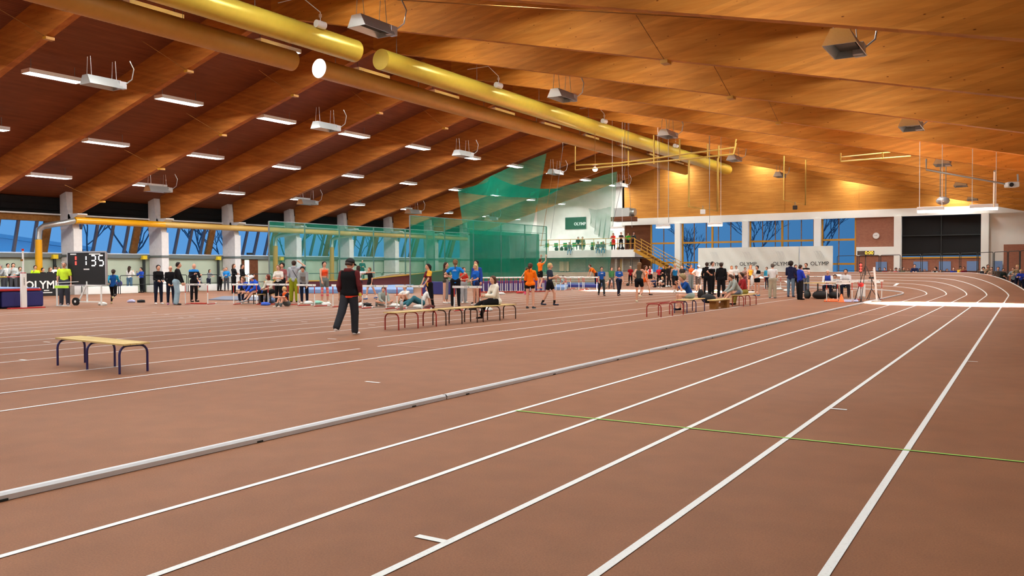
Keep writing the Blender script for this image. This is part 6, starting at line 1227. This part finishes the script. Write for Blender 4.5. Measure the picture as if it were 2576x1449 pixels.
std('man in a white polo shirt and beige trousers seen from behind holding papers', 1943, 750, 661, 168, 'hold', ('tee', (222, 226, 226)), ('loose', (170, 162, 140)), ('short', (90, 80, 72)), shoes=(90, 110, 130), fat=1.14, extra=item('paper', 'white papers held by the man in the white polo'))
std('man with curly black hair, navy hoodie and blue jeans seen from behind', 1989, 747, 656, 160, 'face', ('hoodie', (28, 34, 66)), ('pants', (96, 120, 140)), ('curly', DH), shoes=(50, 60, 90), Ru=(.3, .1, -1), Rf=(-.3, .8, .1))
std('dark haired man half hidden behind the curly haired man', 2001, 740, 664, 20, 'stand', ('long', (60, 40, 50)), ('pants', BK), ('short', BH2))
std('man in a royal blue jacket and wide black trousers standing by the table', 2012, 754, 664, 120, 'cross', ('hoodie', (40, 62, 180)), ('loose', BK), ('short', BH2), shoes=BK, fat=1.15)
std('woman in a black and white top and jeans right of the royal blue jacket', 2028, 737, 660, -30, 'cross', ('tee', (225, 205, 195), BK, 'low'), ('pants', (90, 104, 120)), ('short', BH), fem=True)
sitp('boy in a blue shirt sitting on the bench with his chin in his hands', 1738, 783, 1.72, -70, 'sitchin', ('tee', (28, 75, 150)), ('shorts', (150, 165, 160)), ('curly', (150, 132, 95)), shoes=(26, 28, 42), lean=30)
p = Vector((-9.35, 31.55, 0)); person('person in a pale grey hoodie and jeans sitting on the red-legged bench', p, 1.7, -65, 'sitlean', ('hoodie', (158, 168, 162)), ('pants', (100, 106, 125)), ('short', BH), shoes=(180, 185, 180))
p = Vector((-9.4, 32.5, 0)); person('person in a dark red jacket sitting behind the one in the pale grey hoodie', p, 1.68, -70, 'sit', ('long', (150, 40, 44)), ('pants', (140, 130, 60)), ('short', BH2))
# officials at the table, on chairs
for u, v, lb, H_, tp, hr, kw in ((2073, 748, 'grey haired official in a blue and white jacket at the table', 1.75, ('long', (40, 66, 170), (225, 228, 228), 'sleeves'), ('short', (210, 205, 200)), dict(fat=1.1)), (2092, 746, 'boy in a pale shirt sitting between the two officials', 1.45, ('tee', (190, 200, 200)), ('fringe', BH2), {}), (2119, 748, 'bearded official in a white polo shirt at the table', 1.8, ('tee', (222, 228, 232)), ('short', DH), dict(fat=1.12))):
    q = fl(u, v); q = Vector((q.x, q.y+.9, 0)); stool('stool under the '+lb.split(' at ')[0].split(' sitting')[0], q, .44); person(lb, q, H_, -5, 'sit', tp, ('pants', NV), hr, **kw)
# spectators behind the outer rim of the far bend
RIM = [(2196, 674, 'white_top', ('long', (215, 215, 215)), 0), (2212, 672, 'dark', ('long', (60, 60, 62)), 20), (2226, 672, 'red', ('tee', (150, 30, 35)), -30), (2240, 675, 'brown', ('long', (70, 40, 36)), 10), (2254, 673, 'bright red', ('tee', (210, 60, 60)), 0), (2263, 674, 'plum', ('tee', (90, 40, 60)), 20), (2272, 671, 'olive', ('long', (105, 95, 70)), 30), (2285, 674, 'beige', ('long', (120, 110, 90)), -20),
       (2301, 663, 'dark blue', ('long', (34, 42, 80)), 0), (2314, 674, 'black', ('long', (30, 30, 34)), 40), (2326, 676, 'denim blue', ('long', (52, 74, 140)), 0), (2354, 671, 'black and white', ('long', (24, 24, 28), (220, 220, 220), 'sleeves'), -50), (2366, 677, 'plum blue', ('long', (60, 60, 110)), 0), (2382, 675, 'violet', ('long', (70, 56, 110)), 20),
       (2399, 671, 'royal blue', ('long', (44, 62, 170)), 0), (2416, 668, 'yellow', ('long', (220, 180, 40)), 30), (2427, 669, 'wine red', ('tee', (120, 30, 44)), -20), (2462, 676, 'tan', ('tank', (140, 110, 90)), 0), (2474, 671, 'charcoal', ('long', (54, 56, 60)), 0), (2485, 664, 'khaki', ('tee', (150, 130, 100)), 20), (2497, 670, 'sand', ('tee', (160, 130, 110)), -20), (2511, 670, 'mocha', ('long', (90, 76, 66)), 0), (2524, 674, 'bottle green', ('long', (36, 44, 42)), 10)]
def rimpt(u, vt):
    d = ray(u, vt); dx, dy = d.x, d.y; R2 = (RO+.32)**2; a = dx*dx+dy*dy; b_ = -2*(dx*-(-CX)*1.0*1.0+0) if False else 2*(dx*(-CX)+dy*(-Y0)); c = CX*CX+Y0*Y0-R2; D_ = b_*b_-4*a*c
    t = (-b_+math.sqrt(max(D_, 0)))/(2*a); return Vector((0, 0, H))+d*t
HRS = [('short', BH), ('pony', DH), ('bun', BH2), ('short', LB), ('curly', DH), ('bob', BH), ('long', BH2)]
for i, (u, vt, nm, tp, fc) in enumerate(RIM):
    q = rimpt(u, vt)
    Hh = min(1.78, max(1.2, q.z)); person('spectator in a %s top behind the rim of the bend' % nm.replace('_top', ''), (q.x, q.y, max(0, q.z-Hh)), Hh, fc, ['rail', 'stand', 'cross', 'face'][i % 4], tp, ('pants', NV), HRS[i % 7], fem=i % 3 == 1, skin=i % 3)
for u, vt, lb, tp, Y, hr in ((2551, 671, 'person in a pale grey hoodie behind the rim near the right edge', ('hoodie', (130, 145, 150)), 50, ('short', BH)), (2570, 676, 'person in a royal blue jacket leaning over the rim at the right edge', ('long', (40, 60, 165)), 45, ('short', BL)), (2562, 664, 'blond person behind the one in royal blue at the right edge', ('long', (140, 120, 90)), 52, ('short', BL))):
    q = rimpt(u, vt); Hh = min(1.75, q.z); person(lb, (q.x, q.y, max(0, q.z-Hh)), Hh, -20, 'rail', tp, ('pants', NV), hr)
# balcony
for u, vt, lb, tp, bt, hr, ps, fc in ((1543, 585, 'woman in a long red coat standing on the balcony', ('coat', (215, 50, 45)), ('pants', BK), ('long', DH), 'rail', -10), (1562, 583, 'woman in a dark brown shirt leaning on the balcony rail', ('tee', (54, 46, 42)), ('pants', BK), ('bun', LB), 'rail', 10), (1580, 585, 'person in a bright green jacket on the balcony holding up a hand', ('long', (60, 190, 60)), ('pants', BK), ('short', DH), 'face', 10), (1594, 583, 'dark haired woman in grey green at the stair end of the balcony', ('long', (50, 60, 58)), ('pants', BK), ('long', DH), 'face', 20)):
    q = at(u, vt, 1, 72.45); person(lb, (q.x, q.y, 3.15), min(1.8, max(1.5, q.z-3.15)), fc, ps, tp, bt, hr, fem=hr[0] != 'short')
for u, lb, tp, hr in ((1454, 'person in dark olive sitting on the balcony, left of the seated pair', ('long', (40, 52, 48)), ('short', DH)), (1465, 'person in khaki sitting on the balcony, right of the seated pair', ('long', (110, 125, 96)), ('short', BH))):
    q = at(u, 610, 1, 72.9); person(lb, (q.x, 72.95, 3.15), 1.7, 0, 'sit', tp, ('pants', DG), hr, pz=.62)
for i, (u, c_) in enumerate(((1431, (140, 175, 205)), (1503, (120, 155, 190)), (1516, (100, 150, 185)))):
    q = at(u, 629, 1, 72); person('person on the balcony floor dangling pale jeans over the edge, %s from the left' % ORD[i], (q.x, 72.12, 3.15), 1.65, 0, 'sit', ('long', (100, 120, 125)), ('pants', c_), HRS[i], pz=.12, lean=20, Lt=(.12, 1, -.1), Ls=(-.1, .15, -1), Rt=(.12, 1, -.1), Rs=(.1, .15, -1), shoes=(40, 50, 70) if i == 0 else WH)
